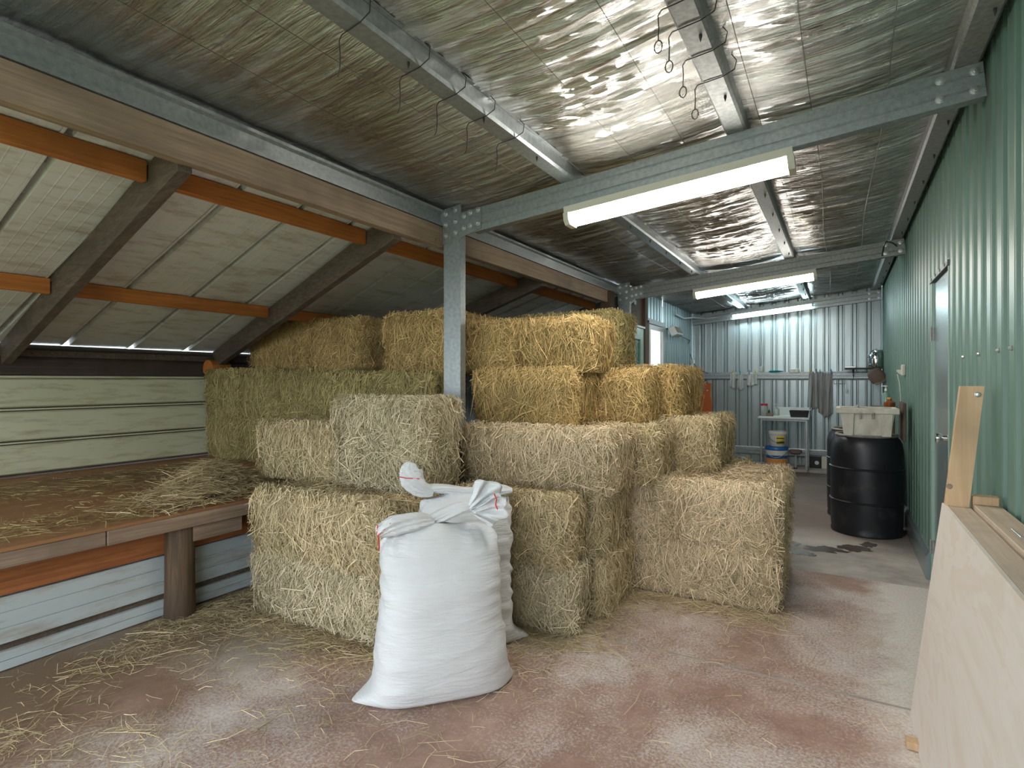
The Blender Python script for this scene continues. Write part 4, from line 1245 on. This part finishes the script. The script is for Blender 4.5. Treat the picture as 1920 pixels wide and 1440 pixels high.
# leather cap / glove hanging
pg = bk(1643, 704, 9.6)
t_ = thing('hanging_cap', 'brown felt cap hung below the milk can shelf', 'cap', (pg.x, 9.62, pg.z))
M = Matrix.Translation((pg.x, 9.62, pg.z)) @ Matrix.Rotation(math.radians(-32), 4, 'Y')
bb = B().lathe([(0, .10), (.05, .095), (.085, .07), (.10, .02), (.105, -.05), (.098, -.085), (.085, -.06), (0, .03)], (0, 0, 0), 24, 'Z', 1., .75)
bb.v = [(M @ Vector(v))[:] for v in bb.v]; bb.obj('crown', 'brown_leather', t_, True)
bb = B().add([(-.085, -.06, -.085), (.085, -.06, -.085), (.075, -.14, -.115), (0, -.165, -.12), (-.075, -.14, -.115)], [(0, 1, 2, 3, 4)])
bb.v = [(M @ Vector(v))[:] for v in bb.v]; bb.obj('peak', 'brown_leather', t_, solid=.008)
# rack with wire basket and small white block under the girt
pk = bk(1575, 715, 10.15)
t_ = thing('wire_rack', 'small wire soap rack hanging under the back wall rail', 'rack', (pk.x, 10.18, zg - .12))
b = B()
for k in range(6): b.tube([(pk.x - .08 + k * .03, 10.24, zg - .02), (pk.x - .08 + k * .03, 10.22, zg - .12), (pk.x - .08 + k * .03, 10.12, zg - .125)], .002, 4)
b.tube([(pk.x - .08, 10.12, zg - .125), (pk.x + .07, 10.12, zg - .125)], .006, 6)
b.obj('basket', 'bolt_steel', t_)
b = B().tube([(pk.x + .09, 10.2, zg - .04), (pk.x + .09, 10.18, zg - .2)], .0025, 4); b.obj('cord', 'white_plastic', t_)
B().box(pk.x + .075, pk.x + .105, 10.165, 10.195, zg - .27, zg - .2, .004).obj('weight', 'white_plastic', t_)

def drape(name, label, group, u0, u1, v0, v1, mat, seed, flare=1.1, ragged=.03, y=YB - .065, pegs=(.2, .8), folds=3, amp=.014):
    a, c = bk(u0, v0, y), bk(u1, v1, y)
    x0, x1, z1, z0 = a.x, c.x, a.z, c.z
    n, m_ = 28, 22; vs = []; fs = []
    for j in range(m_):
        t2 = j / (m_ - 1)
        for i in range(n):
            s = i / (n - 1)
            xm = (x0 + x1) / 2; wd = (x1 - x0) / 2 * (1 + (flare - 1) * t2)
            x = xm + (s * 2 - 1) * wd
            zz_ = z1 - (z1 - z0) * t2 + ragged * t2 * math.sin(s * 5 + seed) * .8
            yy = y - .012 - amp * (.3 + t2) * (1 + math.sin(s * folds * 2 * math.pi + seed + t2 * .8)) - .004 * math.sin(s * 31 + t2 * 7)
            vs.append((x, yy, zz_))
    for j in range(m_ - 1):
        for i in range(n - 1):
            fs.append((j * n + i, j * n + i + 1, (j + 1) * n + i + 1, (j + 1) * n + i))
    t_ = thing(name, label, 'cloth', ((x0 + x1) / 2, y, z0), 0, group)
    B().add(vs, fs).obj('fabric', mat, t_, True, solid=.003)
    for s in pegs:
        x = x0 + (x1 - x0) * s
        B().box(x - .006, x + .006, y - .035, y - .012, z1 - .03, z1 + .045, .002).obj('peg', random.choice(['yellow_print', 'dark_print', 'blue_plastic', 'teal_fabric']), t_)
    return t_
random.seed(6)
drape('rag', 'small pale rag pegged to the back rail, leftmost of three', 'small pegged rags', 1370, 1379, 700, 727, 'cloth_white', 1, 1.15, .02, pegs=(.4,), folds=2)
drape('rag', 'small twisted rag pegged to the back rail, middle of three', 'small pegged rags', 1385, 1393, 700, 729, 'cloth_white', 2, 1.4, .03, pegs=(.4,), folds=2)
drape('rag', 'wider square rag pegged to the back rail, right of the three', 'small pegged rags', 1401, 1419, 699, 722, 'cloth_white', 3, 1.15, .02, pegs=(.25, .85), folds=3)
drape('towel', 'grey towel hanging from the back rail, left and bunched', 'grey towels', 1517, 1534, 697, 768, 'cloth_grey', 4, 1.45, .03, pegs=(.1, .8), folds=2, amp=.03)
drape('towel', 'grey towel hanging from the back rail, right and longer', 'grey towels', 1535, 1561, 698, 778, 'cloth_grey', 5, 1.02, -.05, pegs=(.1, .9), folds=2, amp=.022)
# things resting on the rail
p = bk(1455, 698, YB - .05)
rows = [[(p.x + .10 * f + .018 * math.cos(a) * w_, YB - .055 + .016 * math.sin(a) * w_, p.z + .014 + .014 * math.cos(a + 1) * w_) for a in np.linspace(0, 2 * math.pi, 12, endpoint=False)] for f, w_ in ((-1, .6), (-.6, 1.3), (-.2, 1.1), (.1, 1.3), (.5, .9), (1., .4))]
o = B().add(*loft(rows, 12)).obj('work_glove', 'teal_fabric', None, True); tag(o, 'teal work glove lying on the back wall rail', 'glove')
p = bk(1489, 696, YB - .05)
t_ = thing('wall_socket', 'cream double socket box on the back wall rail', 'outlet', (p.x, YB - .05, zg + .06))
B().box(p.x - .07, p.x + .07, YB - .05, YB - .005, zg + .045, zg + .115, .006).obj('socket_plate', 'cream_plastic', t_)
for dx_ in (-.035, .035): B().lathe([(.02, 0), (.02, -.006), (0, -.007)], (p.x + dx_, YB - .05, zg + .075), 14, 'Y').obj('socket_face', 'white_plastic', t_)
p = bk(1427, 692, YB - .04)
t_ = thing('pull_switch', 'small white pull switch on a cord down the back wall', 'switch', (p.x, YB - .045, p.z))
B().box(p.x - .02, p.x + .02, YB - .06, YB - .03, p.z - .045, p.z + .045, .005).obj('switch_body', 'white_plastic', t_)
B().tube([(p.x, YB - .045, p.z + .045), (p.x + .01, YB - .035, p.z + .3), (p.x - .005, YB - .04, 2.42)], .003, 4).obj('cord', 'dark_wire', t_)

# table with things on it
YT0, YT1 = 9.55, 10.18
ta, tc = ony(1421, 781, YT0), ony(1517, 781, YT0)
zt_ = ta.z
tbl = thing('work_table', 'small white-topped table with grey steel legs at the back wall', 'table', ((ta.x + tc.x) / 2, 9.9, 0))
B().box(ta.x, tc.x, YT0, YT1, zt_ - .028, zt_, .004).obj('tabletop', 'white_paint', tbl)
B().box(ta.x + .18, tc.x + .01, YT1 - .02, YT1, zt_ + .001, zt_ + .13, .003).obj('splashback', 'white_paint', tbl)
B().box(tc.x - .012, tc.x + .004, YT0 + .1, YT1, zt_ + .001, zt_ + .10, .003).obj('side_lip', 'white_paint', tbl)
for xx in (ta.x + .045, tc.x - .035):
    for yy in (YT0 + .04, YT1 - .05):
        B().box(xx - .015, xx + .015, yy - .015, yy + .015, .046 if yy > 9.7 else .046, zt_ - .029, .002).obj('leg', 'galv', tbl)
B().box(ta.x + .03, tc.x - .02, YT0 + .03, YT0 + .05, zt_ - .06, zt_ - .029, .002).obj('apron', 'galv', tbl)
def onT(u): return ony(u, 775, 9.75).x
x = onT(1433)
t_ = thing('screw_jar', 'clear jar with a red lid on the left of the white table', 'jar', (x, 9.75, zt_))
B().lathe([(.05, 0), (.054, .006), (.054, .15), (.045, .165)], (x, 9.75, zt_), 18).obj('jar_body', 'jar_glass', t_, True)
B().lathe([(.05, .165), (.05, .195), (0, .196)], (x, 9.75, zt_), 18).obj('lid', 'red_plastic', t_, True)
B().lathe([(.046, .008), (.046, .09), (0, .1)], (x, 9.75, zt_), 14).obj('contents', 'cloth_white', t_, True)
x = onT(1445)
o = B().box(x - .06, x + .04, 9.68, 9.78, zt_, zt_ + .05, .004).obj('wooden_block', 'fascia_wood'); tag(o, 'brown wooden block on the white table next to the red-lidded jar', 'block')
o = B().lathe([(.014, 0), (.016, .01), (.016, .03), (.007, .04), (.007, .055), (0, .055)], (x - .02, 9.72, zt_ + .052), 12).obj('dropper_bottle', 'dark_print', None, True); tag(o, 'tiny dark bottle standing on the wooden block', 'bottle')
x = onT(1456)
t_ = thing('pump_bottle', 'clear pump bottle in the middle of the white table', 'bottle', (x, 9.8, zt_))
B().lathe([(.035, 0), (.037, .01), (.037, .10), (.02, .125), (.012, .13)], (x, 9.8, zt_), 16).obj('bottle_body', 'jar_glass', t_, True)
b = B().lathe([(.013, .13), (.013, .15), (.005, .152), (.005, .18), (.015, .182), (.015, .19), (0, .19)], (x, 9.8, zt_), 12); b.box(x - .04, x, 9.795, 9.805, zt_ + .181, zt_ + .189, .001); b.obj('pump', 'white_plastic', t_, True)
o = B().box(onT(1452), onT(1484), 9.60, 9.75, zt_, zt_ + .012, .003).obj('chopping_board', 'cream_plastic'); tag(o, 'thin pale board lying on the front of the white table', 'board')
x = onT(1499)
o = B().add(*shell(x, 9.74, zt_ + .001, zt_ + .10, .115, .09, .135, .105, .006)).obj('black_basin', 'black_plastic'); tag(o, 'black rectangular basin on the right of the white table', 'basin')
# buckets under the table
yb0 = 9.72
p = ony(1456, 850, yb0)
def bucket(x, y, z, R, H, mat, label, lid=None, stripe=None):
    t_ = thing('bucket', label, 'bucket', (x, y, z), 0, 'buckets under the table')
    B().lathe([(R * .86, 0), (R * .9, .006), (R, H - .03)], (x, y, z), 28).obj('pail', mat, t_, True)
    B().lathe([(R * 1.03, H - .055), (R * 1.06, H - .05), (R * 1.06, H - .012), (R * 1.0, H), (R * .9, H - .006), (0, H - .006)], (x, y, z), 28).obj('lid', lid or mat, t_, True)
    B().tube([(x + R * 1.07 * math.cos(a), y + R * 1.07 * math.sin(a) * 1.0, z + H - .06 - .10 * max(0, -math.sin(a)) ** 2) for a in np.linspace(math.pi, 2 * math.pi, 12)], .004, 5).obj('handle', 'bolt_steel', t_)
    return t_
zk = .046
t1 = bucket(p.x, yb0, zk, .155, .33, 'blue_plastic', 'large blue bucket with a white band, below the white bucket', 'blue_plastic')
B().lathe([(.1565, .20), (.1585, .275)], (p.x, yb0, zk), 28).obj('white_band', 'white_plastic', t1, True)
B().lathe([(.150, .07), (.155, .15)], (p.x, yb0, zk), 28).obj('orange_print', 'orange_print', t1, True)
p3 = ony(1458, 820, yb0)
t2_ = bucket(p3.x, yb0, zk + .332, .125, .235, 'white_plastic', 'white bucket with a yellow and black label stacked on the blue one', 'white_plastic')
def lab_patch(cx, cy, z, R, a0, a1, z0, z1, mat, par):
    vs = []; n = 10
    for k in range(n):
        a = math.radians(a0 + (a1 - a0) * k / (n - 1))
        for zz_ in (z0, z1): vs.append((cx + R * math.cos(a), cy + R * math.sin(a), z + zz_))
    B().add(vs, [(2 * k, 2 * k + 2, 2 * k + 3, 2 * k + 1) for k in range(n - 1)]).obj('label_print', mat, par, True, solid=.001)
lab_patch(p3.x, yb0, zk + .332, .1285, 268, 322, .045, .165, 'yellow_print', t2_)
lab_patch(p3.x, yb0, zk + .332, .1300, 268, 322, .125, .14, 'dark_print', t2_)
lab_patch(p3.x, yb0, zk + .332, .1300, 268, 322, .06, .085, 'dark_print', t2_)
# small stand (seat on a stem)
p = ony(1492, 849, 9.72)
t_ = thing('milking_stand', 'small stand with a brown round seat on a steel stem by the buckets', 'stand', (p.x, 9.72, .046))
B().lathe([(.06, 0), (.085, .02), (.09, .05), (.085, .065), (0, .07)], (p.x, 9.72, p.z - .02), 20).obj('seat', 'brown_leather', t_, True)
B().box(p.x - .012, p.x + .012, 9.708, 9.732, .06, p.z - .02, .002).obj('stem', 'galv', t_)
B().box(p.x - .03, p.x + .02, 9.68, 9.76, .046, .062, .003).obj('foot', 'dark_wire', t_)
# boxes on the kerb right of the table
xa, xb_, xc_ = ony(1518, 870, 9.95).x, ony(1540, 870, 9.95).x, ony(1556, 870, 9.95).x
t_ = thing('tool_case', 'black box with a round dial beside the table leg', 'box', ((xa + xb_) / 2, 9.95, .046))
B().box(xa, xb_ - .004, 9.93, 10.15, .046, .22, .006).obj('case', 'black_plastic', t_)
B().lathe([(.03, 0), (.03, -.006), (0, -.007)], (xb_ - .06, 9.93, .13), 14, 'Y').obj('dial', 'bolt_steel', t_)
o = B().box(xb_ + .002, xc_ + .06, 9.92, 10.12, .046, .215, .006).obj('yellow_crate', 'cream_plastic'); tag(o, 'dull yellow box between the black case and the barrels', 'box')
# orange sprayer hanging by the hay
p0, p1_ = bk(1312, 715, 10.12), bk(1334, 776, 10.12)
xm = (p0.x + p1_.x) / 2
t_ = thing('orange_pack', 'orange plastic scabbard hanging on the back wall beside the hay', 'scabbard', (xm, 10.15, p1_.z))
wv = (p1_.x - p0.x) / 2
pts = [(-wv * .9, 0), (wv * .9, 0), (wv, .18), (wv * .75, .32), (wv * .85, .52), (-wv * .2, .54), (-wv * .25, .40), (-wv, .26)]
vs = [(xm + a, 10.12, p1_.z + b2) for a, b2 in pts] + [(xm + a, 10.20, p1_.z + b2) for a, b2 in pts]; n = len(pts)
B().add(vs, [tuple(range(n)), tuple(range(2 * n - 1, n - 1, -1))] + [(i, (i + 1) % n, n + (i + 1) % n, n + i) for i in range(n)]).obj('shell', 'orange_plastic', t_)
B().tube([(xm + wv * .3, 10.14, p1_.z + .52), (xm + wv * .1, 10.14, p1_.z + .58), (xm - wv * .9, 10.16, p1_.z + .5), (xm - wv, 10.16, p1_.z + .1)], .008, 5).obj('strap', 'dark_wire', t_)
B().lathe([(.012, 0), (.012, -.006), (0, -.007)], (xm + wv * .3, 10.12, p1_.z + .40), 10, 'Y').obj('stud', 'bolt_steel', t_)
# heater on the inner wall with cable and plug
ph = onx(1264, 622, IX + .12)
t_ = thing('radiant_heater', 'small white box heater tilted on a wall bracket next to the bright window', 'heater', (IX + .1, ph.y, ph.z))
M = Matrix.Translation((IX + .14, ph.y, ph.z)) @ Matrix.Rotation(math.radians(-25), 4, 'Y')
B().box(-.05, .05, -.17, .17, -.07, .07, .008, M).obj('heater_case', 'white_paint', t_)
B().box(.051, .058, -.14, .14, -.05, .05, .002, M).obj('heater_grille', 'fascia_wood', t_)
B().beam((IX + .0, ph.y, ph.z + .05), (IX + .12, ph.y, ph.z + .03), .03, .02).obj('bracket', 'dark_wire', t_)
pe = bk(1298, 678, 10.2); pe2 = bk(1328, 700, 10.24)
b = B().tube([(IX + .12, ph.y + .12, ph.z), (IX + .06, 9.2, ph.z - .02), (IX + .06, 9.9, ph.z - .05), (pe.x - .08, 10.15, ph.z - .12), (pe.x, 10.2, pe.z + .03)], .006, 6); b.obj('cable', 'dark_wire', t_, True)
B().box(pe.x - .03, pe.x + .03, 10.17, 10.24, pe.z - .04, pe.z + .03, .006).obj('plug', 'white_plastic', t_)
B().tube([(pe.x + .02, 10.2, pe.z - .03), (pe.x + .12, 10.22, pe.z - .15), (pe2.x, 10.24, pe2.z)], .006, 6).obj('extension_cable', 'dark_wire', t_, True)
# conduit pipe down the far post
o = B().tube([(IX + .16, Y2 - .02, 2.36), (IX + .105, Y2 - .03, 2.32), (IX + .10, Y2 - .03, 2.28), (IX + .10, Y2 - .03, .9), (IX + .10, Y2 - .03, .0)], .012, 8).obj('conduit', 'white_paint', None, True); tag(o, 'pale conduit pipe running down the far steel post', 'conduit')

# loose cable looped over the middle rafter and a conduit elbow in the far left corner
pa, pb2, pc2 = ony(1654, 480, Y2 - .012), ony(1662, 453, Y2 - .012), ony(1682, 462, Y2 - .012)
o = B().tube([(pa.x, Y2 - .012, pa.z), (pa.x + .01, Y2 - .015, pa.z + .08), (pb2.x, Y2 - .02, pb2.z), (pb2.x + .05, Y2 - .015, pb2.z - .02), (pc2.x, Y2 - .012, pc2.z)], .006, 6).obj('loose_cable', 'dark_wire', None, True)
tag(o, 'short dark cable looped over the wall end of the middle rafter', 'cable')
pa = ony(1266, 594, 9.2); pb2 = ony(1292, 598, Y3 - .02)
o = B().tube([(IX + .04, 9.0, pa.z + .02), (IX + .05, 9.5, pa.z - .0), (IX + .10, 10.0, pb2.z), (IX + .25, Y3 - .03, pb2.z - .01), (IX + .45, Y3 - .03, pb2.z - .0)], .012, 8).obj('corner_conduit', 'white_paint', None, True)
tag(o, 'white conduit bending round the far left corner under the roof', 'conduit')
